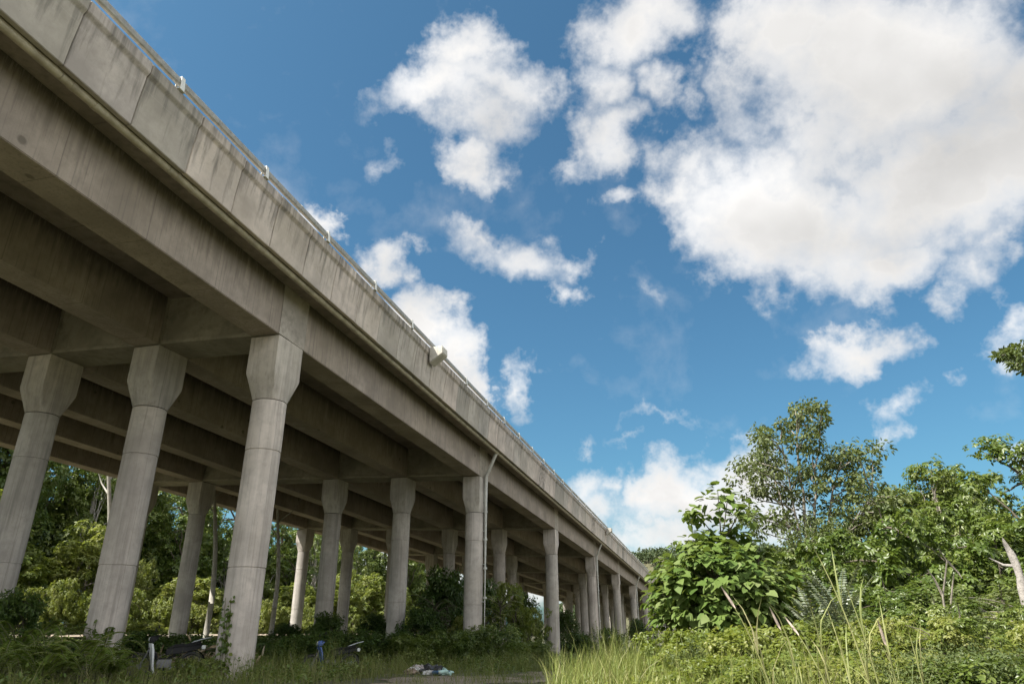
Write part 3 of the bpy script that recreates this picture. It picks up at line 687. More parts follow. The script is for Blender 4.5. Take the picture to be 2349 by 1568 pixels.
# ---- tall airy tree with several stems
def airy_tree():
    rg = np.random.default_rng(31); D = 38.; bx, by, bz = spot(1868, D); B = np.array([bx, by, bz])
    cl = [(1830,965,26),(1795,1000,26),(1862,1000,24),(1880,960,20),(1830,1030,28),(1770,1035,22),(1735,1050,22),(1705,1085,18),(1740,1095,24),(1780,1080,24),(1830,1090,26),(1875,1060,24),(1905,1100,24),(1925,1050,24),(1960,1030,24),(1945,1080,24),(1985,1075,22),(1980,1120,24),(2015,1130,18),(2030,1160,14),(1950,1130,24),(1990,1165,18),(1925,1160,22),(1880,1150,24),(1830,1145,24),(1780,1140,22),(1735,1140,16),(1800,1190,22),(1850,1200,22),(1900,1215,26),(1770,1215,16),(1720,1190,10),(2010,1190,10),(1845,940,14),(1750,1000,14),(1970,1205,14),(1862,1240,20),(1930,1240,20)]
    C = []; rad = []
    for px, py, r in cl:
        for q in range(6):
            a = rg.normal(size=2)*r*.75; d = D+rg.normal()*1.5
            C.append(spot_at(px+a[0], py+a[1], d)); rad.append(rg.uniform(.28, .56))
    C = np.array(C)-B; rad = np.array(rad)
    cm = tri_mesh('airy_crown', *clump_leaves(C, rad, 56, .20, .52, LEAF_LONG, rg, .7, .5), M['leaf_olive'])
    mb = MB()
    stems = [(1828, 960, -.4, .13), (1758, 1050, .6, .10), (1935, 1045, .5, .11), (2000, 1130, -.6, .10), (1880, 1000, .2, .11), (1790, 1010, -1., .09)]
    lines = []
    for px, py, dd, r in stems:
        t = np.array(spot_at(px, py, D+dd))-B; w = np.linspace(0, 1, 12)[:, None]
        m = np.array([t[0]*.16, t[1]*.16, t[2]*.55]); P = 2*w*(1-w)*m+w**2*t; P[1:-1] += rg.normal(size=(10, 3))*.06
        mb.tube(P, np.linspace(r, r*.25, 12), 7); lines.append(P)
    for c in C[::2]:
        dmin = min(((np.linalg.norm(P[3:]-c, axis=1)+np.maximum(0, P[3:, 2]-c[2]+.3)*2).min(), i) for i, P in enumerate(lines)); P = lines[dmin[1]]
        j = 3+int((np.linalg.norm(P[3:]-c, axis=1)+np.maximum(0, P[3:, 2]-c[2]+.3)*2).argmin()); a = P[j]
        m = (a+c)/2+np.array([0, 0, .12])+rg.normal(size=3)*.08
        mb.tube([a, (a+m)/2+rg.normal(size=3)*.03, m, (m+c)/2+rg.normal(size=3)*.04, c], [.04, .034, .027, .02, .010], 5)
    tm = mb.mesh('airy_trunk', M['bark'], True)
    plant('airy_tree', (cm, tm), 'tall airy tree with several bare stems and open crown against the sky', 'tree', (bx, by, bz))
airy_tree()

# ---- big leaved pioneer tree
def big_leaf_tree():
    rg = np.random.default_rng(41); D = 20.; bx, by, bz = spot(1668, D); B = np.array([bx, by, bz])
    H = height_at(1668, 1222, D)-bz; pts = []
    d = rand_dirs(900, rg); d[:, 2] = np.abs(d[:, 2])*1.15-.35; d = norm(d)
    r = rg.uniform(.50, 1.03, 900); lob = 1+.16*np.sin(np.arctan2(d[:, 1], d[:, 0])*3+1)+.10*np.sin(d[:, 2]*6)
    C = d*(r*lob)[:, None]*np.array([2.0, 2.0, H*.52])+np.array([-.15, 0, H*.50]); C[:, :2] *= np.clip(1.12-.42*np.clip(C[:, 2:3]/H, 0, 1)**1.5, .5, 1.1); C = C[C[:, 2] > .25][:330]
    extra = [(1645,1128,.2),(1625,1150,-.2),(1668,1140,.3),(1590,1172,0.),(1606,1190,.3),(1575,1185,.3),(1700,1165,.2),(1720,1180,0),(1688,1190,-.3),(1655,1215,.2),(1620,1235,.2),(1700,1235,.3),(1740,1255,.2),(1650,1175,0),
             (1528,1400,.4),(1516,1415,.5),(1540,1345,.2),(1530,1330,.3),(1555,1300,.1),(1800,1310,.3),(1815,1330,.3),(1790,1340,.2),(1840,1355,.3),(1535,1440,.2),(1560,1460,.1)]
    E_ = np.array([spot_at(px, py, D+dd) for px, py, dd in extra])-B
    C = np.vstack([C, E_]); rad = rg.uniform(.18, .36, len(C)); rad[-len(E_):] = .26
    per = 15; n = len(C)*per; o = rand_dirs(n, rg); o[:, 2] = o[:, 2]*.5+.05; o = norm(o)
    P = np.repeat(C, per, 0)+o*np.repeat(rad, per)[:, None]*rg.uniform(.5, 1.1, n)[:, None]
    out = np.repeat(norm(C-np.array([0, 0, H*.35])), per, 0)
    Dv = o*1.0+out*.35; Dv[:, 2] -= rg.uniform(.3, 1.2, n)
    N = np.array([0, 0, .85])+out*.6+rg.normal(size=(n, 3))*.28
    rnd = np.clip(np.repeat(rg.random(len(C)), per)*.4+rg.random(n)*.6, 0, 1)
    cm = tri_mesh('big_leaf_crown', *scatter_leaves(P, Dv, N, rg.uniform(.11, .27, n), .95, LEAF_HEART, rg, rnd), M['leaf_big'])
    mb = MB(); T = []
    for q, (tx, ty, tz, r) in enumerate(((.1, .1, H*.95, .06), (-.9, .2, H*.7, .05), (.9, -.2, H*.75, .05), (-.3, -.7, H*.65, .045))):
        w = np.linspace(0, 1, 8)[:, None]; t = np.array([tx, ty, tz]); m = np.array([tx*.15, ty*.15, tz*.6]); Pq = 2*w*(1-w)*m+w**2*t
        mb.tube(Pq, np.linspace(r, r*.4, 8), 7); T.append(Pq)
    for c in C[::2]:
        Pq = T[int(np.argmin([np.linalg.norm(p[2:]-c, axis=1).min() for p in T]))]; lo = Pq[1:][Pq[1:, 2] < c[2]+.1]
        a = lo[np.argmin(np.linalg.norm(lo-c, axis=1))] if len(lo) else Pq[1]
        m = (a+c)/2+np.array([0, 0, -.08]); mb.tube([a, m, c], [.022, .017, .009], 5)
    tm = mb.mesh('big_leaf_trunk', M['bark_dark'], True)
    plant('big_leaved_tree', (cm, tm), 'bushy young tree with very large heart shaped leaves and a sprout on top', 'tree', (bx, by, bz))
big_leaf_tree()

# ---- tree outside the frame whose branch reaches in
def overhang_tree():
    rg = np.random.default_rng(51); D = 21.; bx, by, bz = spot(2560, D); B = np.array([bx, by, bz])
    cl = [(2300,824,.2),(2312,812,.22),(2328,804,.25),(2345,800,.3),(2362,815,.35),(2330,838,.2),(2345,842,.22),(2372,850,.4),(2400,800,.5),(2440,760,.6),(2480,820,.6),(2520,740,.7),(2560,700,.8),(2600,780,.8),(2560,850,.7),(2620,700,.8)]
    C = []; rad = []
    for px, py, r in cl:
        for q in range(3): C.append(np.array(spot_at(px+rg.normal()*7, py+rg.normal()*3, D+rg.normal()*.5))); rad.append(r*rg.uniform(.7, 1.1))
    C = np.array(C)-B
    cm = tri_mesh('overhang_crown', *clump_leaves(C, np.array(rad), 46, .12, .5, LEAF_LONG, rg, .25, 1., .45), M['leaf_olive'])
    mb = MB(); top = np.array(spot_at(2560, 720, D))-B; w = np.linspace(0, 1, 8)[:, None]; P = w*top; mb.tube(P, np.linspace(.22, .06, 8), 8)
    lim = np.array(spot_at(2305, 826, D))-B; q = P[6]; m = (q+lim)/2+np.array([0, 0, .3]); ww = np.linspace(0, 1, 8)[:, None]; L = (1-ww)**2*q+2*ww*(1-ww)*m+ww**2*lim
    mb.tube(L, np.linspace(.07, .012, 8), 6)
    for c in C:
        j = int(np.argmin(np.linalg.norm(L-c, axis=1))); mb.tube([L[j], (L[j]+c)/2+np.array([0, 0, .05]), c], [.016, .012, .006], 5)
    plant('overhanging_tree', (cm, mb.mesh('overhang_trunk', M['bark'], True)), 'leafy branch of a tree reaching into the sky from beyond the frame edge', 'tree', (bx, by, bz))
overhang_tree()

# ---- dead trunk
def snag():
    D = 17.; a = np.array(spot_at(2392, 1480, D)); b = np.array(spot_at(2306, 1254, D)); gz = float(ground_z(a[0], a[1])); a[2] = min(a[2], gz)
    w = np.linspace(0, 1, 14)[:, None]; P = a+(b-a)*w; P[:, 0] += .05*np.sin(w[:, 0]*9); P[:, 1] += .04*np.sin(w[:, 0]*7)
    r = np.linspace(.115, .062, 14)*(1+.14*np.sin(np.arange(14)*2.3)); mb = MB(); mb.tube(P, r, 10)
    v = mb.v[0]; v[-10:, 2] += np.array([.0, .03, .10, .16, .08, .0, -.05, -.10, -.06, -.02])   # splintered end
    br = np.array(spot_at(2266, 1284, D)); q = P[11]; mb2 = MB(); mb2.tube([q, (q+br)/2+np.array([0, 0, -.06]), br], [.035, .026, .012], 7)
    t = thing('dead_tree', 'broken grey dead trunk leaning out of the thicket with one stub branch', 'dead tree', tuple(a))
    for m in (mb, mb2):
        m.v = [np.asarray(x)-a for x in m.v]
    link('trunk', mb.mesh('dead_trunk', M['deadwood'], True), t); link('branch', mb2.mesh('dead_branch', M['deadwood'], True), t)
snag()
# bare stems hanging in the thicket
def bare_stems():
    rg = np.random.default_rng(61); mb = MB(); D = 19.
    for pts in ([(2172, 1500), (2168, 1430), (2160, 1370), (2170, 1290), (2150, 1262)], [(2188, 1500), (2176, 1420), (2182, 1350), (2186, 1320)], [(2160, 1370), (2140, 1330), (2125, 1310)], [(2170, 1290), (2196, 1318), (2204, 1330)]):
        mb.tube([spot_at(px, py, D-1.6+rg.normal()*.1) for px, py in pts], np.linspace(.028, .010, len(pts)), 6)
    x, y, z = spot(2175, D-1.6); mb.tube([(x, y, z-.1), spot_at(2172, 1500, D-1.6)], [.035, .028], 6); mb.tube([(x+.15, y, z-.1), spot_at(2188, 1500, D-1.6)], [.035, .028], 6)
    tag(link('bare_sapling', mb.mesh('bare_sapling', M['bark'], True)), 'leafless grey sapling stems in the shaded middle of the thicket', 'sapling')
bare_stems()

# ---- pinnate plants: ferns, silver leaved shrub, palm like plant
def frond(base, dirh, L, rise, droop, pairs, pl, pw, rg, n=14):
    w = np.linspace(0, 1, n); h = np.array([dirh[0], dirh[1], 0.]); h /= np.linalg.norm(h)
    P = base+np.outer(w*L*.85, h)+np.outer(rise*L*(w-droop*w**2.2), [0, 0, 1])
    t = np.linspace(.10, .98, pairs); Q = np.stack([np.interp(t, w, P[:, i]) for i in range(3)], 1); Tn = norm(np.gradient(Q, axis=0))
    side = np.cross(Tn, [0, 0, 1.]); side = norm(side); up = np.cross(side, Tn)
    sz = pl*np.sin(np.clip(t*1.02+.05, 0, 1)*math.pi*.93)**.55*(1-.25*t)
    pos = np.vstack([Q, Q]); d = np.vstack([side+Tn*.42-up*.22, -side+Tn*.42-up*.22])+rg.normal(size=(2*pairs, 3))*.07; nn = np.vstack([up, up])+rg.normal(size=(2*pairs, 3))*.12
    return P, pos, d, nn, np.concatenate([sz, sz]), np.full(2*pairs, pw)
def pinnate(name, label, cat, loc, nf, L, pairs, pl, pw, mat, seed, rise=(.7, 1.2), droop=(.5, .9), group=None, stem_h=.05, stemmat='stem'):
    rg = np.random.default_rng(seed); A = [[] for _ in range(5)]; mb = MB(); a0 = rg.uniform(0, 6.28)
    for i in range(nf):
        an = a0+i*2.399+rg.normal()*.2; f = frond(np.array([0, 0, stem_h*rg.uniform(.7, 1.)]), (math.cos(an), math.sin(an)), L*rg.uniform(.7, 1.1), rg.uniform(*rise), rg.uniform(*droop), pairs, pl, pw, rg)
        mb.tube(f[0], np.linspace(.012, .003, len(f[0]))*max(.6, L), 5, False)
        for k in range(5): A[k].append(f[k+1])
    if stem_h > .2: mb.tube([(0, 0, -.1), (0.03, 0, stem_h*.5), (0, 0, stem_h)], [.03, .026, .02], 7)
    A = [np.concatenate(a) for a in A]
    cm = tri_mesh(name+'_leaves', *scatter_leaves(A[0], A[1], A[2], A[3], A[4], LEAF_KITE, rg), M[mat])
    t = thing(name, label, cat, loc, 0, group); link('fronds', cm, t); link('stalks', mb.mesh(name+'_stalks', M[stemmat], True), t); return t
FERN = [(240, 1478, 21.5, 1.35, 'fern arching against the second column'), (165, 1500, 20, 1.5, 'fern with a long frond bending toward the camera between the left columns'), (95, 1490, 20.5, 1.4, 'fern in the dark corner left of the long frond'), (40, 1420, 22, 1.7, 'tall fern before the leftmost column'),
        (120, 1530, 18.5, 1.0, 'small fern low in the bottom corner'), (215, 1520, 19, 1.1, 'small fern below the second column'), (268, 1500, 19.6, .75, 'small fern right of the second column foot'), (20, 1500, 19.5, 1.4, 'fern cut by the frame edge'), (60, 1395, 23, 1.9, 'highest fern by the leftmost column')]
for i, (px, py, D, L, lab) in enumerate(FERN):
    x, y, z = spot(px, D); pinnate('fern', lab, 'fern', (x, y, z), 11, L*1.15, 34, .19, .17, 'leaf_fern', 70+i, (.9, 1.5), (.55, .9), 'ferns under the viaduct', .25)
x, y, z = spot(1930, 15.5)
pinnate('silver_leaved_shrub', 'feathery shrub with upright silvery pinnate leaves', 'shrub', (x, y, z), 20, .85, 16, .13, .52, 'leaf_silver', 90, (1.0, 1.9), (.15, .4), None, 1.45)
x, y, z = spot(1868, 16.0)
pinnate('silver_leaved_shrub', 'smaller silvery pinnate shrub beside the big leaved tree', 'shrub', (x, y, z), 14, .75, 15, .13, .52, 'leaf_silver', 91, (.9, 1.7), (.15, .4), None, 1.25)
x, y, z = spot(2085, 12.5)
pinnate('pinnate_plant', 'single stem plant with flat spreading pinnate fronds among low shrubs', 'plant', (x, y, z), 8, .75, 16, .15, .30, 'leaf_fern', 92, (.25, .5), (.6, 1.), None, .62)
x, y, z = spot(1985, 13.5)
pinnate('pinnate_plant', 'broad clump of drooping yellow green pinnate fronds behind the reeds', 'plant', (x, y, z), 18, 1.0, 16, .20, .34, 'leaf_fern', 93, (.3, .8), (.6, 1.), None, .55)
# ---- shaded growth under the deck
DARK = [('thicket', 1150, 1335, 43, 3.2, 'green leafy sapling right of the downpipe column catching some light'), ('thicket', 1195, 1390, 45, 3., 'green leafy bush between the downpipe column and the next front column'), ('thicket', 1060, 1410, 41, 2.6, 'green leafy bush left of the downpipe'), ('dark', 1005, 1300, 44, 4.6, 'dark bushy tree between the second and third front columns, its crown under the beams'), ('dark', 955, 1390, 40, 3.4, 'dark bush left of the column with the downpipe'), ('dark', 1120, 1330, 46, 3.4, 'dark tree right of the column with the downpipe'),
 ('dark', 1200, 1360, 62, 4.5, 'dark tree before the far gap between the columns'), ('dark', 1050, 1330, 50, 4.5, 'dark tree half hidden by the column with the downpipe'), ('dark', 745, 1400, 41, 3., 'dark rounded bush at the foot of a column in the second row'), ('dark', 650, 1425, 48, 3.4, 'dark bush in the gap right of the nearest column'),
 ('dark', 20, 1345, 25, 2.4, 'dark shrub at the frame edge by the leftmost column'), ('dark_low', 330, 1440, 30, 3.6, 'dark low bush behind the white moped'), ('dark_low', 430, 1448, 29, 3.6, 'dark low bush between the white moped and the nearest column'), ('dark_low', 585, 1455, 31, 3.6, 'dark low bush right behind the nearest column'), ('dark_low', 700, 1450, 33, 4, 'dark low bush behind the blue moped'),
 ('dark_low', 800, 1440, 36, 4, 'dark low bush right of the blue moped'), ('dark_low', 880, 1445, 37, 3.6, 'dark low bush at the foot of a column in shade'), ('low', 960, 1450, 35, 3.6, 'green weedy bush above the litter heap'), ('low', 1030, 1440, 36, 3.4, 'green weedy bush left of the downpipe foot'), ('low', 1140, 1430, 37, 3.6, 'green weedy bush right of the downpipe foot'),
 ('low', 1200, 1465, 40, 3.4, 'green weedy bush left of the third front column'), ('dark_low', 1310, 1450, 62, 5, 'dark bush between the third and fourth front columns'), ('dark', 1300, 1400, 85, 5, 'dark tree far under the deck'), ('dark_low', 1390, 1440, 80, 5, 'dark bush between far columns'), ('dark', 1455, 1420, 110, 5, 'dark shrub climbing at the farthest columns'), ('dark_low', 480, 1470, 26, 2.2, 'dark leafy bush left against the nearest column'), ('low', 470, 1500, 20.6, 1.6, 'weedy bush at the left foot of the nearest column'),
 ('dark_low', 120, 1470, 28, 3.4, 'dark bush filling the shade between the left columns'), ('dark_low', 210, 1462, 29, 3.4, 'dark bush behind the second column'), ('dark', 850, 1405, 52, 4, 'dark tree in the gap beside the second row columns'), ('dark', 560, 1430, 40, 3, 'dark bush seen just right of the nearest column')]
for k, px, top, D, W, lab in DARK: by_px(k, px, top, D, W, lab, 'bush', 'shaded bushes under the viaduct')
for px, py, D, L, nf, lab in ((1145, 1350, 41, 2.3, 12, 'feathery green sapling right of the column with the downpipe'), (1110, 1400, 40, 1.8, 10, 'low feathery sapling at the downpipe column'), (990, 1360, 42, 2.4, 12, 'feathery dark sapling left of the downpipe column')):
    x, y, z = spot(px, D); pinnate('feathery_sapling', lab, 'sapling', (x, y, z), nf, L, 18, .30, .34, 'leaf_dark' if px < 1000 else 'leaf_jungle', int(px), (.3, 1.0), (.7, 1.1), None, height_at(px, py, D)-z-.6, 'bark_dark')
# creepers on columns
def creeper(label, k, j, a0, a1, h, seed, n=90):
    rg = np.random.default_rng(seed); x, y = world(k*SPAN, UJ[j]); gz = float(ground_z(x, y)); mb = MB(); L = []
    for i in range(5):
        a = rg.uniform(a0, a1); top = h*rg.uniform(.4, 1); z = np.linspace(0, top, 9); an = a+np.cumsum(rg.normal(size=9))*.05+z*.10
        P = np.stack([.535*np.sin(an), .535*np.cos(an), z], 1); mb.tube(P, .008, 5, False); m = int(n*top/h/3); q = rg.uniform(0, 1, m)
        L.append(np.stack([np.interp(q, np.linspace(0, 1, 9), P[:, c]) for c in range(3)], 1)+rg.normal(size=(m, 3))*np.array([.05, .05, .05]))
    L = np.vstack(L); o = L*np.array([1, 1, 0]); o = norm(o); L += o*.04
    cm = tri_mesh('creeper_leaves', *scatter_leaves(L, rand_dirs(len(L), rg)*.6+np.array([0, 0, -.6])+o*.3, o+rg.normal(size=L.shape)*.3+np.array([0, 0, .4]), rg.uniform(.07, .15, len(L)), .75, LEAF_LONG, rg), M['leaf_jungle'])
    t = thing('creeper', label, 'climbing plant', (x, y, gz)); link('leaves', cm, t); link('stems', mb.mesh('creeper_stems', M['stem'], True), t)
azc = math.pi+math.atan2(-X0, -(-Y0))
creeper('thin creeper climbing the lower left side of the nearest column', 0, 0, 2.75, 3.55, 2.3, 5, 120)
creeper('leafy creeper round the foot of the downpipe column', 1, 0, 2.2, 3.6, 2.1, 6, 200)
creeper('creeper on the lower part of the fourth front column', 3, 0, 2.2, 3.4, 3.4, 8, 160)
creeper('weed climbing the lower left of the second column', 0, 1, 2.6, 3.8, 1.6, 9, 120)

# ------------------------------------------------------------------ grass and weeds
def blades(P, L, w, az, bend, rg):
    n = len(P); t = np.array([0, .35, .7, 1.]); hx, hy = np.cos(az), np.sin(az); V = np.empty((n, 7, 3)); k = 0
    yaw = az+math.pi/2+rg.normal(size=n)*.5; sx, sy = np.cos(yaw), np.sin(yaw)
    for ti in t:
        h = L*bend*ti**2; c = P+np.stack([hx*h, hy*h, L*(ti-.42*bend*ti**2)], 1); ww = w*(1-ti)**.6*.5
        if ti < 1:
            V[:, k] = c-np.stack([sx*ww, sy*ww, 0*ww], 1); V[:, k+1] = c+np.stack([sx*ww, sy*ww, 0*ww], 1); k += 2
        else: V[:, k] = c
    T = np.array([(0, 1, 3), (0, 3, 2), (2, 3, 5), (2, 5, 4), (4, 5, 6)]); Fc = (np.arange(n)*7)[:, None, None]+T[None]
    r = rg.random(n); return V.reshape(-1, 3), Fc.reshape(-1, 3), np.repeat(r, 5)
def tuft_field(n, az0, az1, d0, d1, keep, Lr, wr, seed, per=9, spread=.12, bendr=(.15, .9), dpow=.6, tint=0.):
    rg = np.random.default_rng(seed); a = rg.uniform(az0, az1, n); d = (d0**dpow+rg.random(n)*(d1**dpow-d0**dpow))**(1/dpow)
    x, y = d*np.sin(a), d*np.cos(a); s, u = bridge_coords(x, y); m = keep(s, u, x, y, rg); x, y, d = x[m], y[m], d[m]; n = len(x)
    px = np.repeat(x, per)+rg.normal(size=n*per)*spread; py = np.repeat(y, per)+rg.normal(size=n*per)*spread
    P = np.stack([px, py, ground_z(px, py)-.03], 1); L = np.repeat(rg.uniform(*Lr, n), per)*rg.uniform(.55, 1.1, n*per)
    w = rg.uniform(*wr, n*per)*np.repeat(np.maximum(1, d/26), per)
    return blades(P, L, w, rg.uniform(0, 6.28, n*per), rg.uniform(*bendr, n*per), rg)
def on_track(s, u):
    c = 7.2+1.5*np.tanh((s-4)/6)+.5*np.sin(s*.13); hw = 1.5+.9*np.exp(-((s-1.5)/4)**2); return (np.abs(u-c) < hw) & (s > -7)
def patchy(x, y): return .5+.5*np.sin(x*.8+1.1*np.sin(y*.5))*np.sin(y*.7+np.sin(x*.6))
litter_x, litter_y, litter_z = spot_at(975, 1536, 23.0)
def k_shade(s, u, x, y, rg): return (u < 8.5) & (u > -30) & ~on_track(s, u) & (rg.random(len(s)) < .25+.75*patchy(x, y)) & (np.hypot(x-litter_x, y-litter_y+.7) > 1.5)
def k_sun(s, u, x, y, rg): return (u > 8.9) & ~on_track(s, u)
def k_edge(s, u, x, y, rg): return (u > 2.5) & (u < 10.5) & (s < 16) & (rg.random(len(s)) < .35+.65*patchy(x*1.7, y*1.7))
parts_ = [tuft_field(1500, -.16, .26, 14.5, 34, k_edge, (.10, .40), (.007, .012), 105, 8, .12, (.2, 1.)), tuft_field(9000, -.80, .30, 13, 75, k_shade, (.18, .45), (.007, .013), 101), tuft_field(2200, -.80, .28, 14, 48, k_shade, (.5, 1.0), (.008, .015), 102, 11, .10, (.1, .7))]
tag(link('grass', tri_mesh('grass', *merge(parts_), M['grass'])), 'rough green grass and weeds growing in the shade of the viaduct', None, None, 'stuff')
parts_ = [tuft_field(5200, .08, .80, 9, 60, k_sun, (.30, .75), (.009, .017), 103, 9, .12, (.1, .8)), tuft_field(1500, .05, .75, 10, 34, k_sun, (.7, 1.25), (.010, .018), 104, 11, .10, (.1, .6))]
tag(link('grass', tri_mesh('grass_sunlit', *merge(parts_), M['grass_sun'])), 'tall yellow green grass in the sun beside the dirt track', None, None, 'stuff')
def weeds(n, az0, az1, d0, d1, keep, seed, mat, size, rad, per, lab):
    rg = np.random.default_rng(seed); a = rg.uniform(az0, az1, n); d = (d0**.7+rg.random(n)*(d1**.7-d0**.7))**(1/.7); x, y = d*np.sin(a), d*np.cos(a)
    s, u = bridge_coords(x, y); m = keep(s, u, x, y, rg); x, y = x[m], y[m]; C = np.stack([x, y, ground_z(x, y)+rg.uniform(.05, .32, len(x))], 1)
    tag(link('undergrowth', tri_mesh('undergrowth', *clump_leaves(C, rg.uniform(*rad, len(C)), per, size, .6, LEAF_LONG, rg, .2, 1.), mat)), lab, None, None, 'stuff')
weeds(1700, -.80, .30, 14, 70, k_shade, 111, M['leaf_jungle'], .085, (.14, .36), 44, 'low leafy weeds covering the shaded ground under the viaduct')
weeds(1300, .08, .85, 9.5, 40, k_sun, 112, M['leaf_sunny'], .07, (.14, .36), 60, 'low leafy weeds covering the sunlit ground before the thicket')

# clumps of tall grass at the edge of the track
def grass_clump(label, px, D, n, Lr, spread, mat, seed, bend=(.05, .55), w=(.008, .016), name='grass_clump', group='tall grass clumps'):
    rg = np.random.default_rng(seed); x, y, z = spot(px, D); P = np.stack([rg.normal(size=n)*spread, rg.normal(size=n)*spread, np.full(n, -.05)], 1)
    me = tri_mesh(name, *blades(P, rg.uniform(*Lr, n), rg.uniform(*w, n), rg.uniform(0, 6.28, n), rg.uniform(*bend, n), rg), M[mat])
    tag(link(name, me, None, (x, y, z)), label, 'grass', group)
for i, (px, D, n, L, sp, lab) in enumerate(((1405, 18.5, 170, (.8, 1.9), .30, 'tallest sunlit grass clump by the track, before the fifth column'), (1445, 19, 140, (.7, 1.6), .30, 'sunlit grass clump right of the tallest one'), (1365, 17.5, 150, (.5, 1.1), .28, 'short sunlit grass clump at the bend of the track'), (1475, 18, 150, (.6, 1.3), .34, 'sunlit grass clump below the far columns'), (1430, 16.5, 200, (.5, 1.05), .40, 'broad low sunlit grass clump at the frame bottom'),
        (1520, 17, 160, (.5, 1.1), .36, 'sunlit grass clump left of the big leaved tree'), (1590, 15.5, 190, (.4, .9), .42, 'low sunlit grass clump under the big leaved tree'))):
    grass_clump(lab, px, D, n, L, sp, 'grass_sun', 200+i)
for i, (px, D, n, L, sp, lab) in enumerate(((655, 23.5, 130, (.7, 1.5), .25, 'green grass clump left of the blue moped'), (762, 23, 110, (.8, 1.7), .20, 'high green grass clump in front of the blue moped'), (705, 22, 120, (.4, .9), .30, 'low green grass clump before the blue moped'), (860, 22, 110, (.5, 1.15), .26, 'green grass clump left of the litter heap'), (925, 23, 80, (.4, .95), .22, 'thin grass clump by the litter heap'), (310, 21, 100, (.5, 1.1), .24, 'grass clump between the second column and the white moped'), (820, 21, 130, (.4, .8), .22, 'dry grass clump at the frame bottom right of the nearest column'))):
    grass_clump(lab, px, D, n, L, sp, 'grass', 220+i)
# tall reeds with plumes
def reed(label, foot, tip, D, seed, plume=True, nl=6):
    rg = np.random.default_rng(seed); x, y, z = spot(foot, D); B = np.array([x, y, z]); T_ = np.array(spot_at(tip[0], tip[1], D+rg.normal()*.2))-B
    w = np.linspace(0, 1, 10)[:, None]; m = np.array([T_[0]*.2, T_[1]*.2, T_[2]*.62]); P = 2*w*(1-w)*m+w**2*T_; mb = MB(); mb.tube(P, np.linspace(.0105, .004, 10), 6)
    t = thing('reed', label, 'reed', (x, y, z), 0, 'tall reeds in the foreground'); link('stalk', mb.mesh('reed_stalk', M['reed'], True), t)
    me_ = t.children[0].data; at_ = me_.attributes.new('rnd', 'FLOAT', 'FACE'); at_.data.foreach_set('value', np.full(len(me_.polygons), .5, np.float32))
    j = rg.integers(1, 7, nl); link('leaves', tri_mesh('reed_leaves', *blades(P[j], rg.uniform(.4, .8, nl)*min(1, T_[2]), np.full(nl, .02), rg.uniform(0, 6.28, nl), rg.uniform(.2, .7, nl), rg), M['reed']), t)
    if plume:
        d = P[-1]-P[-2]; d /= np.linalg.norm(d); q = MB(); q.tube([P[-1]-d*.22, P[-1]-d*.16, P[-1]-d*.06, P[-1]+d*.03], [.004, .015, .012, .003], 8); link('plume', q.mesh('reed_plume', M['plume'], True), t)
for i, (foot, tip, D, pl, lab) in enumerate(((1770, (1655, 1352), 8., True, 'reed leaning furthest over the big leaved tree, with a plume'), (1985, (1862, 1255), 7.5, False, 'highest reed stalk, bare, leaning over the silvery shrub'), (1998, (1935, 1340), 7.5, False, 'stout reed stalk leaning beside the highest one'), (1830, (1765, 1400), 8.5, True, 'short plumed reed below the silvery shrub'), (1885, (1852, 1378), 8.5, False, 'thin upright reed before the silvery shrub'), (1935, (1895, 1400), 8.2, False, 'thin reed left of the stout stalk'), (2035, (2012, 1430), 7.8, True, 'short plumed reed right of the stout stalk'), (2090, (2078, 1440), 8., False, 'single reed below the pinnate plant'), (1900, (1800, 1420), 8.8, True, 'slender plumed reed leaning left low in the reeds'))):
    reed(lab, foot, tip, D, 300+i, pl)
for i, (px, D, n, L, sp, lab) in enumerate(((1905, 8.8, 70, (.5, 1.1), .22, 'dense blades at the foot of the reeds'), (1985, 8.4, 70, (.5, 1.15), .18, 'blades at the foot of the stout reed stalk'), (1815, 9.5, 60, (.4, .9), .25, 'blades at the foot of the plumed reeds'))):
    grass_clump(lab, px, D, n, L, sp, 'reed', 320+i, (.05, .5), (.007, .013), 'grass_clump', 'reed clumps')

for i, (px, D, n, L, sp, lab) in enumerate(((1765, 10.5, 110, (.7, 1.5), .22, 'tall pale grass left of the reeds'), (1840, 10, 110, (.8, 1.6), .22, 'tall pale grass behind the plumed reeds'), (1925, 10.5, 110, (.8, 1.65), .24, 'tall pale grass around the highest reed'), (2030, 9.5, 80, (.6, 1.2), .22, 'pale grass right of the stout reed'), (1690, 11.5, 110, (.6, 1.25), .26, 'pale grass under the leaning plumed reed'), (2150, 10, 70, (.5, 1.0), .25, 'thin pale grass below the pinnate plant'))):
    grass_clump(lab, px, D, n, L, sp, 'grass_sun', 340+i, (.05, .45), (.006, .012), 'grass_clump', 'pale grass clumps round the reeds')

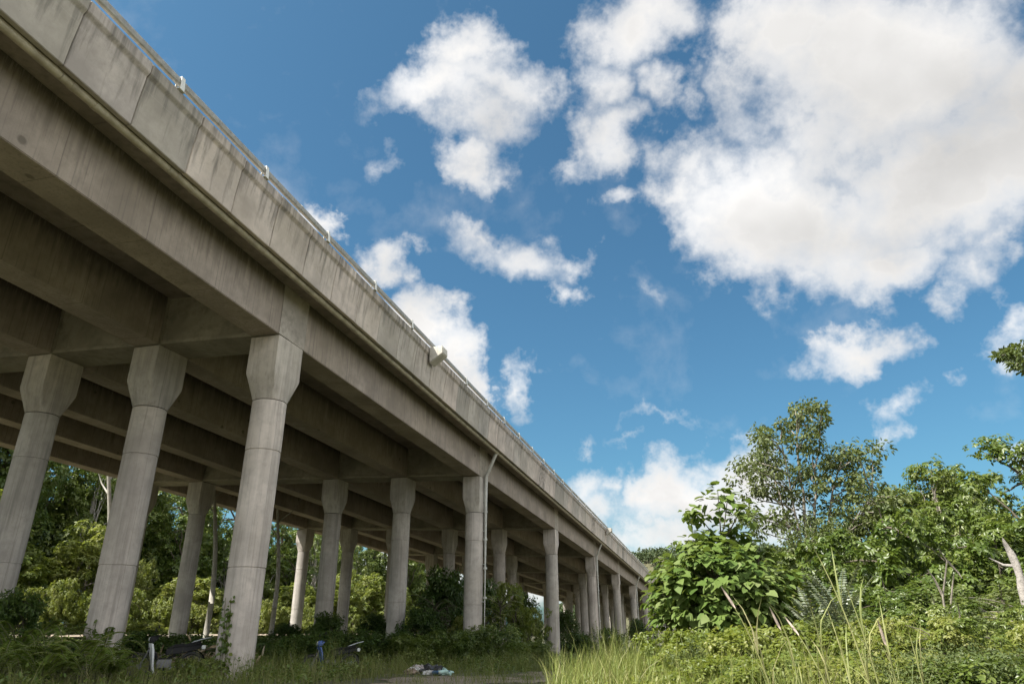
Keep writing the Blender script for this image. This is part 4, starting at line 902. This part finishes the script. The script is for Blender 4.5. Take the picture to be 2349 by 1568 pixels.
# ------------------------------------------------------------------ mopeds
MP = {k: simple('moped_'+k, c, r, m, .08, 5) for k, c, r, m in (('white', (.52, .54, .54), .35, 0), ('black', (.008, .008, .009), .5, 0), ('tyre', (.018, .018, .018), .8, 0), ('metal', (.10, .10, .105), .45, .3), ('blue', (.012, .06, .26), .25, 0), ('glass', (.45, .47, .45), .1, 0), ('silver', (.42, .44, .46), .35, .5))}
MP['black'].node_tree.nodes['Principled BSDF'].inputs['Specular IOR Level'].default_value = .2
def moped(label, body, shield, loc, rotz, lean=0.):
    t = thing('moped', label, 'motorcycle', loc, rotz); t.rotation_euler = (0, lean, rotz)
    def part(name, mb, mat, par=t, bev=None, sm=True):
        me = mb.mesh(name, MP[mat]); me = bevel(me, bev) if bev else me
        if sm: autosmooth(me, 40)
        return link(name, me, par)
    for y in (.62, -.60):
        ring = [(.285+.045*math.cos(a), .045*math.sin(a)) for a in np.linspace(0, 2*math.pi, 13)[:-1]]; n = 28; vs = []; f = []
        for i in range(n):
            an = 2*math.pi*i/n
            for r, x in ring: vs.append((x, y+r*math.cos(an), .30+r*math.sin(an)))
        for i in range(n):
            for k in range(12): f.append((i*12+k, i*12+(k+1) % 12, ((i+1) % n)*12+(k+1) % 12, ((i+1) % n)*12+k))
        wl = part('wheel', MB().add(vs, f), 'tyre'); rm = MB()
        for i in range(10):
            an = i*math.pi/5; rm.tube([(0, y, .30), (0, y+.25*math.cos(an), .30+.25*math.sin(an))], .008, 5)
        rm.lathe([(.06, -.05), (.06, .05)], (0, y, .30), 16, 'x'); [rm.tube([(0, y+.25*math.cos(a), .30+.25*math.sin(a)) for a in np.linspace(0, 2*math.pi, 29)], .016, 6, False)]; part('rim', rm, 'metal', wl)
    fk = MB(); [fk.tube([(x, .62, .30), (x*.9, .40, .80)], .020, 8) for x in (-.085, .085)]; part('fork', fk, 'metal')
    def strip(pr, hw): 
        mb = MB(); n = len(pr); vs = []
        for sgn, wd in ((-1, hw), (-.45, hw*1.12), (.45, hw*1.12), (1, hw)):
            for (y, z) in pr: vs.append((sgn*wd if abs(sgn) == 1 else sgn*wd*1., y+(.03 if abs(sgn) < 1 else 0), z))
        f = [(c*n+i, c*n+i+1, (c+1)*n+i+1, (c+1)*n+i) for c in range(3) for i in range(n-1)]
        return mb.add(vs, f)
    fd = MB(); pr = [(.62+.345*math.cos(a), .30+.345*math.sin(a)) for a in np.linspace(.25, 2.5, 10)]
    fd = strip(pr, .065); part('front_fender', fd, body)
    rf = strip([(-.60+.36*math.cos(a), .30+.36*math.sin(a)) for a in np.linspace(.5, 3.0, 10)], .075); part('rear_fender', rf, 'black')
    # leg shield: two wings sweeping down beside the front wheel
    ls = MB()
    for sx in (-1, 1):
        ls.add([(sx*.05, .44, .80), (sx*.17, .40, .78), (sx*.20, .36, .62), (sx*.19, .34, .45), (sx*.16, .32, .30), (sx*.12, .28, .17), (sx*.05, .31, .20), (sx*.06, .37, .45), (sx*.05, .42, .62),
                (sx*.05, .40, .80), (sx*.17, .36, .78), (sx*.20, .32, .62), (sx*.19, .30, .45), (sx*.16, .28, .30), (sx*.12, .24, .17), (sx*.05, .27, .20), (sx*.06, .33, .45), (sx*.05, .38, .62)],
               [(0, 1, 2, 8), (8, 2, 3, 7), (7, 3, 4, 6), (6, 4, 5), (9, 17, 11, 10), (17, 16, 12, 11), (16, 15, 13, 12), (15, 14, 13)]+[(i, (i+1) % 9, 9+(i+1) % 9, 9+i) for i in range(9)])
    ls.v = [np.asarray(q)*np.array([1.1, 1.15, 1.12])+np.array([0, -.03, -.06]) for q in ls.v]
    part('leg_shield', ls, shield, sm=True)
    fp = MB(); fp.add([(-.06, .46, .82), (.06, .46, .82), (.09, .47, .62), (.05, .45, .50), (-.05, .45, .50), (-.09, .47, .62), (-.05, .38, .80), (.05, .38, .80), (.05, .38, .52), (-.05, .38, .52)], [(0, 1, 2, 5), (5, 2, 3, 4), (0, 6, 7, 1), (1, 7, 8, 3, 2), (0, 5, 4, 9, 6), (4, 3, 8, 9)]); part('front_panel', fp, body)
    cw = MB(); cw.box((0, .40, .93), (.13, .09, .07)); cw.box((0, .33, .96), (.10, .07, .05)); c = part('cowl', cw, shield if shield == 'blue' else body, bev=.035)
    hl = MB().lathe([(.0, 0), (.05, .002), (.068, .0), (.07, -.03)], (0, 0, 0), 18); hl.v = [np.stack([v[:, 0]*1.3, v[:, 2]+.498, v[:, 1]*.8+.93], 1) for v in hl.v]; part('headlight', hl, 'glass', c)
    hb = MB(); hb.tube([(-.34, .28, .98), (-.2, .33, .99), (0, .36, .97), (.2, .33, .99), (.34, .28, .98)], .013, 8); hb.tube([(-.35, .27, .98), (-.24, .31, .985)], .019, 8); hb.tube([(.24, .31, .985), (.35, .27, .98)], .019, 8); h = part('handlebar', hb, 'black')
    for sx in (-1, 1):
        mi = MB(); mi.tube([(sx*.22, .33, .99), (sx*.30, .36, 1.10), (sx*.34, .34, 1.17)], .006, 6); mi.box((sx*.36, .33, 1.20), (.055, .012, .035)); part('mirror', mi, 'black', h, bev=.006)
    bd = MB(); bd.add([(x*w, y, z) for y, z0, z1, w in ((.04, .54, .70, .08), (-.3, .58, .74, .10), (-.6, .64, .77, .09), (-.86, .72, .80, .05)) for x, z in ((-1, z0), (1, z0), (1, z1), (-1, z1))], [(4*i+a, 4*i+(a+1) % 4, 4*i+4+(a+1) % 4, 4*i+4+a) for i in range(3) for a in range(4)]+[(3, 2, 1, 0), (12, 13, 14, 15)]); bd.tube([(0, .38, .70), (0, .22, .45), (0, .0, .45), (0, -.2, .55)], .045, 8); part('body_panel', bd, body, bev=.02)
    st = MB(); st.add([(x*w, y, z) for y, z, w in ((.02, .72, .10), (-.15, .80, .13), (-.40, .80, .14), (-.60, .85, .13), (-.80, .86, .10)) for x, zz in ((-1, 0), (1, 0))]+[(x*w, y, z) for y, z, w in ((.02, .66, .09), (-.15, .72, .12), (-.40, .73, .13), (-.60, .75, .12), (-.80, .80, .09)) for x in (-1, 1)],
        [(0, 1, 3, 2), (2, 3, 5, 4), (4, 5, 7, 6), (6, 7, 9, 8), (11, 10, 12, 13), (13, 12, 14, 15), (15, 14, 16, 17), (17, 16, 18, 19), (0, 2, 12, 10), (2, 4, 14, 12), (4, 6, 16, 14), (6, 8, 18, 16), (3, 1, 11, 13), (5, 3, 13, 15), (7, 5, 15, 17), (9, 7, 17, 19), (1, 0, 10, 11), (8, 9, 19, 18)]); part('seat', st, 'black', bev=.02)
    en = MB(); en.box((0, .05, .34), (.10, .17, .10)); en.lathe([(.06, -.13), (.06, .13)], (0, .18, .36), 12, 'x'); en.lathe([(.10, -.12), (.10, .12)], (0, -.02, .32), 14, 'x'); part('engine', en, 'metal', bev=.012)
    ex = MB(); ex.tube([(.08, .15, .26), (.12, 0, .20), (.15, -.3, .26), (.16, -.85, .40)], [.018, .020, .042, .045], 10); part('exhaust', ex, 'silver')
    rk = MB(); [rk.tube([(x, -.55, .84), (x, -.80, .92), (x*.7, -1.0, .96)], .011, 7) for x in (-.10, .10)]; rk.tube([(-.07, -1.0, .96), (.07, -1.0, .96)], .011, 7); part('luggage_rack', rk, 'silver')
    tl = MB().box((0, -.86, .72), (.07, .05, .05)); part('tail_light', tl, 'glass', bev=.012)
    ft = MB(); ft.tube([(-.24, .02, .22), (.24, .02, .22)], .012, 7); [ft.tube([(sx*.16, .02, .22), (sx*.26, .02, .22)], .020, 8) for sx in (-1, 1)]; ft.tube([(-.10, -.12, .22), (-.22, -.08, .02)], .012, 6); part('footrest', ft, 'black')
    return t
def face(dx, dy): return math.atan2(-dx, dy)      # local +y to a heading
x, y, z = spot(392, 21.6); moped('parked black moped with a pale leg shield, among weeds by the nearest column', 'black', 'white', (x, y, z-.02), face(-.93, -.55), R(6))
x, y, z = spot(765, 24.6); moped('blue moped half hidden in tall grass, its rack pointing to the litter heap', 'black', 'blue', (x, y, z-.04), face(-.90, -.50), R(6))

# ------------------------------------------------------------------ litter, brush pile, stone
from mathutils import noise as mnoise
LM = {k: simple('litter_'+k, c, r, 0, .2, 9, .4) for k, c, r in (('white', (.40, .39, .38), .5), ('grey', (.30, .27, .26), .6), ('black', (.02, .02, .022), .35), ('teal', (.33, .48, .44), .35), ('blue', (.03, .08, .18), .5), ('brown', (.20, .15, .11), .8))}
def bag(label, px, py, D, r, mat, seed, sq=.6):
    rg = np.random.default_rng(seed); x, y, z = spot_at(px, py, D); z = float(ground_z(x, y)); n, m = 34, 20; vs = []; f = []
    ph = rg.uniform(0, 6.28, 6)
    for i in range(m):
        th = math.pi*(i+.5)/m
        for k in range(n):
            a = 2*math.pi*k/n; q = r*(1+.16*math.sin(3*a+ph[0]+th*2)+.12*math.sin(7*a+ph[1]-th*3)+.12*math.sin(5*th+ph[2]+a)); d_ = (math.sin(th)*math.cos(a), math.sin(th)*math.sin(a), math.cos(th)); q *= 1+.32*mnoise.noise((d_[0]*2.6+seed, d_[1]*2.6, d_[2]*2.6))+.20*abs(mnoise.noise((d_[0]*6+seed, d_[1]*6, d_[2]*6))); vs.append((q*math.sin(th)*math.cos(a)*1.25, q*math.sin(th)*math.sin(a), q*math.cos(th)*sq+r*sq*.8))
    for i in range(m-1):
        for k in range(n): f.append((i*n+k, i*n+(k+1) % n, (i+1)*n+(k+1) % n, (i+1)*n+k))
    f += [tuple(range(n))[::-1], tuple(range((m-1)*n, m*n))]
    tag(link('rubbish_bag', autosmooth(MB().add(vs, f).mesh('rubbish_bag', LM[mat]), 22), None, (x, y, z-.02), rg.uniform(0, 6.28)), label, 'rubbish bag', 'rubbish in the litter heap')
for i, (px, py, D, r, mat, lab) in enumerate(((985, 1538, 22.6, .17, 'black', 'black plastic bag in the middle of the litter heap'), (1000, 1536, 22.9, .15, 'black', 'black plastic bag beside the pale green sheet'), (1012, 1537, 22.7, .13, 'teal', 'pale green plastic bag on the right of the litter heap'), (960, 1534, 23.3, .16, 'grey', 'grey crumpled sack on the left of the litter heap'), (948, 1533, 23.2, .12, 'white', 'white crumpled bag at the left end of the litter heap'), (974, 1531, 23.8, .15, 'grey', 'grey crumpled sack behind the black bag'), (940, 1536, 22.8, .09, 'brown', 'small brown sack left of the white bag'), (978, 1542, 22.2, .08, 'white', 'small white bag before the black bag'))):
    bag(lab, px, py, D, r*1.5, mat, 400+i)
def bottle(label, px, py, D, mat, rz, cap):
    x, y, z = spot_at(px, py, D); z = float(ground_z(x, y))
    b = MB().lathe([(.001, 0), (.034, .002), (.036, .02), (.036, .15), (.034, .17), (.015, .225), (.014, .24)], (0, 0, 0), 16)
    t = thing('plastic_bottle', label, 'bottle', (x, y, z+.06), rz, 'bottles in the litter heap'); t.rotation_euler = (R(86), 0, rz); t.scale = (1.5, 1.5, 1.5)
    link('body', autosmooth(b.mesh('bottle', LM[mat]), 40), t); link('cap', MB().lathe([(.016, .238), (.016, .262), (.014, .264)], (0, 0, 0), 14).mesh('bottle_cap', LM[cap]), t)
bottle('blue plastic bottle lying before the black bags', 990, 1544, 21.8, 'blue', .6, 'white'); bottle('pale green plastic bottle lying right of the blue one', 1000, 1545, 21.7, 'teal', 2.2, 'blue'); bottle('upright looking white bottle at the left of the black bags', 972, 1540, 22.2, 'white', 1.2, 'blue')
def brush():
    rg = np.random.default_rng(77); D = 25.5; x, y, z = spot(470, D); n = 420
    P = np.stack([rg.normal(size=n)*.75, rg.normal(size=n)*.5, np.abs(rg.normal(size=n))*.22+.1], 1); d = rand_dirs(n, rg); d[:, 2] = np.abs(d[:, 2])*.5
    v, f, r = scatter_leaves(P, d, rand_dirs(n, rg), rg.uniform(.15, .4, n), .22, LEAF_LONG, rg); mb = MB()
    for i in range(46):
        a = P[i*3]; e = rand_dirs(1, rg)[0]; e[2] = abs(e[2])*.5; mb.tube([a-e*.5, a+rg.normal(size=3)*.05, a+e*.6], [.014, .011, .005], 5)
    t = thing('brush_pile', 'pale pile of dry cut branches left of the nearest column', 'brush pile', (x, y, z)); link('dry_leaves', tri_mesh('brush_leaves', v, f, r, M['dry']), t); link('twigs', mb.mesh('brush_twigs', M['deadwood'], True), t)
brush()
def stone(label, px, py, D, r, seed):
    rg = np.random.default_rng(seed); x, y, z = spot_at(px, py, D); z = float(ground_z(x, y)); import bmesh
    b = bmesh.new(); bmesh.ops.create_icosphere(b, subdivisions=3, radius=r)
    ph = rg.uniform(0, 6, 6)
    for v in b.verts: q = 1+.2*math.sin(v.co.x/r*2.3+ph[0])+.16*math.sin(v.co.y/r*3.1+ph[1])+.14*math.sin(v.co.z/r*4+ph[2]); v.co *= q; v.co.z *= .7
    me = bpy.data.meshes.new('stone'); b.to_mesh(me); b.free(); me.materials.append(M['bracket']); autosmooth(me, 22)
    tag(link('stone', me, None, (x, y, z+r*.35)), label, 'stone', 'stones by the track')
stone('pale stone block in the weeds under the big leaved tree', 1546, 1496, 18.5, .26, 1)
stone('smaller pale stone right of the larger one', 1554, 1504, 18.2, .14, 2)


# ------------------------------------------------------------------ camera
cam = bpy.data.cameras.new('camera'); co = bpy.data.objects.new('camera', cam); COL.objects.link(co)
cam.sensor_width = 36; cam.lens = F/4096*36; cam.clip_start = .1; cam.clip_end = 6000
from mathutils import Matrix
c_, s_ = math.cos(PITCH), math.sin(PITCH); cr, sr = math.cos(ROLL), math.sin(ROLL)
r_ = np.array([1., 0, 0]); fw = np.array([0, c_, s_]); up = np.array([0, -s_, c_])
rx = cr*r_+sr*up; ry = -sr*r_+cr*up
co.matrix_world = Matrix(((rx[0], ry[0], -fw[0], 0), (rx[1], ry[1], -fw[1], 0), (rx[2], ry[2], -fw[2], 0), (0, 0, 0, 1)))
scene.camera = co
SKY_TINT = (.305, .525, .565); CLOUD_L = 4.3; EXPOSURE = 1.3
# ------------------------------------------------------------------ sun, sky and clouds
SUN_EL = R(53.7); sv = np.array([-.654, -.338])/math.hypot(.654, .338)
sun = bpy.data.lights.new('sun', 'SUN'); sun.energy = 4.9; sun.angle = R(.53); sun.color = (1, .955, .88)
so = bpy.data.objects.new('sun', sun); COL.objects.link(so)
from mathutils import Vector
sd = Vector((sv[0]*math.cos(SUN_EL), sv[1]*math.cos(SUN_EL), math.sin(SUN_EL)))
so.rotation_euler = sd.to_track_quat('Z', 'Y').to_euler()
W = NT('World', True); scene.world = W.owner
sky = W.n('ShaderNodeTexSky', sky_type='NISHITA'); sky.sun_disc = False; sky.sun_elevation = SUN_EL
sky.sun_rotation = math.atan2(sv[0], sv[1]); sky.air_density = 1.0; sky.dust_density = 1.8; sky.ozone_density = 1.6
skyc = W.mix(1., sky.outputs[0], SKY_TINT, 'MULTIPLY')
dirv = W.n('ShaderNodeTexCoord').outputs['Generated']
# cumulus: (x, y, half width, half height, tilt, weight) as surveyed in 2349-wide photo units, turned into sky directions
CL = [(1990,190,400,300,0,1.25),(2160,420,330,230,-8,1.2),(1800,480,330,200,8,1.15),(1760,560,230,150,12,1.0),(2330,330,260,260,0,1.15),(1780,110,200,190,0,1.1),(1640,480,150,110,0,.8),(2010,600,230,110,-5,.9),
 (1440,70,190,150,0,.92),(1395,200,130,130,0,.66),(1400,300,140,100,-20,.70),(1530,220,100,90,0,.62),(1320,330,70,50,0,.45),
 (1075,110,120,110,0,.84),(1020,190,230,80,-8,.72),(1160,200,180,110,15,.70),(1110,280,150,120,0,.72),(1100,385,100,80,0,.70),(880,350,60,75,0,.33),(1235,230,90,90,0,.6),
 (1195,590,200,85,12,.62),(1130,550,100,50,-20,.52),(1300,685,85,60,10,.66),(1320,610,70,60,0,.5),
 (960,745,120,100,0,1.02),(1035,825,88,120,0,.93),(1065,890,65,90,0,.8),(860,600,110,80,20,.82),(725,495,70,50,20,.75),(1180,865,50,85,20,.5),(920,640,60,60,0,.6),
 (1442,440,75,45,-15,.46),(1490,700,80,40,20,.22),(1590,370,130,80,0,.58),(1560,420,90,70,0,.6),
 (1950,795,175,70,-22,.80),(2060,755,70,50,0,.5),(2090,920,120,75,-30,.66),(2080,1000,70,85,0,.60),(2190,860,80,50,-20,.45),
 (2240,640,150,110,-30,.60),(2170,690,90,60,0,.52),(2320,750,100,75,-35,.62),(2290,560,120,90,0,.62),
 (1600,1130,165,110,-10,1.05),(1680,1080,150,100,0,.95),(1530,1120,95,90,0,.95),(1760,1150,180,100,0,.9),(1345,1110,120,70,0,.66),(1410,1110,75,60,0,.6),(1320,1030,70,35,0,.45),(1370,1170,110,80,0,.7),(1510,1235,190,60,0,.66),(1420,1225,130,70,0,.66),(1600,1240,200,70,0,.85),
 (1480,970,190,28,-4,.30),(1440,1020,120,22,6,.26),(2020,1185,70,50,0,.74),(2330,1085,95,80,0,.9),
 (900,1290,160,60,0,.95),(1000,1310,120,60,0,.9),(1180,1330,300,80,0,.7)]
def sdir(px, py):
    x = (px-1174.5)/1566.2; y = -(py-784)/1566.2
    q = x*rx+y*ry+fw; return q/np.linalg.norm(q)
# ragged outlines: the look-up direction is displaced by turbulence before the cloud masses are evaluated
w1 = W.noise(dirv, 5.5, 6, .60, 1); w2 = W.noise(dirv, 22., 5, .62, 1)
warp = W.vmath('ADD', W.vmath('MULTIPLY', W.vmath('SUBTRACT', w1, (.5, .5, .5)), (.20, .20, .20)), W.vmath('MULTIPLY', W.vmath('SUBTRACT', w2, (.5, .5, .5)), (.055, .055, .055)))
wd = W.vmath('ADD', dirv, warp)
def blob(vec, cx, cy, ax, ay, tilt, wt):
    c = sdir(cx, cy); e1 = sdir(cx+20, cy)-c; e2 = sdir(cx, cy-20)-c
    la, lb_ = np.linalg.norm(e1)/20*ax, np.linalg.norm(e2)/20*ay
    e1 = e1/np.linalg.norm(e1); e2 = e2-e1*(e1@e2); e2 /= np.linalg.norm(e2)
    t = R(-tilt); a = math.cos(t)*e1+math.sin(t)*e2; b = -math.sin(t)*e1+math.cos(t)*e2; n3 = np.cross(a, b)
    mrot = Matrix((a, b, n3)).transposed().to_euler('XYZ')
    mp = W.n('ShaderNodeMapping', {'Vector': vec, 'Location': tuple(c), 'Rotation': tuple(mrot), 'Scale': (la*1.12, lb_*1.12, 1.2)}, vector_type='TEXTURE').outputs[0]
    return W.math('MULTIPLY', W.n('ShaderNodeTexGradient', {'Vector': mp}, gradient_type='SPHERICAL').outputs[1], wt)
def field(vec):
    acc = None
    for cx, cy, ax, ay, tilt, wt in CL:
        g = blob(vec, cx, cy, ax, ay, tilt, wt*1.35)
        acc = g if acc is None else W.n('ShaderNodeMath', {0: acc, 1: g, 2: .16}, operation='SMOOTH_MAX').outputs[0]
    return acc
Fd = field(wd)
nz = W.noise(dirv, 8., 8, .56, dist=.25); nf = W.noise(dirv, 30., 6, .60)
base_n = W.math('ADD', W.math('MULTIPLY', W.math('SUBTRACT', nz, .5), 1.25), W.math('MULTIPLY', W.math('SUBTRACT', nf, .5), .36))
raw = W.math('ADD', W.math('SUBTRACT', Fd, .20), base_n)
gate = W.ramp(Fd, [(.02, 0.), (.25, 1.)])
dens = W.math('MULTIPLY', W.ramp(raw, [(.0, 0.), (.12, .12), (.30, .40), (.55, .76), (.90, 1.)]), gate)
# relief: billows catch the sun on the side turned to it
sh = tuple(np.array(sd)*.06)
n0 = W.noise(dirv, 4.2, 3, .48); n1 = W.noise(W.vmath('ADD', dirv, sh), 4.2, 3, .48)
rel = W.math('SUBTRACT', n0, n1)
core = W.ramp(raw, [(.35, 0.), (1.35, 1.)])
big = W.noise(dirv, 3.4, 4, .5)
lum = W.math('ADD', W.math('MULTIPLY', rel, .65), W.math('SUBTRACT', 1.0, W.math('MULTIPLY', core, W.math('ADD', .06, W.math('MULTIPLY', big, .16)))))
shade = None                                     # thick parts seen from below are greyer
for q in ((2130, 340, 420, 230, -5, .20), (1960, 520, 380, 130, 5, .15), (1420, 250, 140, 90, 0, .14), (1120, 300, 160, 90, 0, .12), (1600, 1190, 240, 70, 0, .16), (1400, 1200, 240, 60, 0, .14), (1060, 860, 110, 100, 0, .12)):
    g = blob(wd, *q); shade = g if shade is None else W.math('MAXIMUM', shade, g)
lum = W.math('SUBTRACT', lum, shade)
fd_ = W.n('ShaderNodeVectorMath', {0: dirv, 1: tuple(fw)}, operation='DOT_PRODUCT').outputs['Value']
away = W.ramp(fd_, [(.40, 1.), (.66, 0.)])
lum = W.math('MULTIPLY', W.math('MAXIMUM', lum, .45), W.math('ADD', CLOUD_L, W.math('MULTIPLY', away, CLOUD_L*.95)))  # added clouds out of view are boosted to brighten the shaded concrete
cc = W.n('ShaderNodeCombineColor', {0: lum, 1: W.math('MULTIPLY', lum, .985), 2: W.math('MULTIPLY', lum, .965)}).outputs[0]
# unseen broken cloud added outside the view to lift the ambient light
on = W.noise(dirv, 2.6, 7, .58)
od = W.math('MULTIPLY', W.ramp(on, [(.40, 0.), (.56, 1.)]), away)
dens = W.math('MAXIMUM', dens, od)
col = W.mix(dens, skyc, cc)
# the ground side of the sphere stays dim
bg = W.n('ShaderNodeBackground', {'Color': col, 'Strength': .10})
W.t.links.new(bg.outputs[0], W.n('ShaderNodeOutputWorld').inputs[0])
W.owner.cycles.sampling_method = 'MANUAL'; W.owner.cycles.sample_map_resolution = 512
vs_ = scene.view_settings; vs_.view_transform = 'Standard'; vs_.look = 'None'; vs_.exposure = EXPOSURE; vs_.gamma = 1
cy_ = scene.cycles; cy_.use_denoising = True; cy_.max_bounces = 6; cy_.diffuse_bounces = 4; cy_.glossy_bounces = 2; cy_.transmission_bounces = 4; cy_.transparent_max_bounces = 4
cy_.sample_clamp_indirect = 6; cy_.use_adaptive_sampling = True; cy_.adaptive_threshold = .02
scene.render.use_persistent_data = False
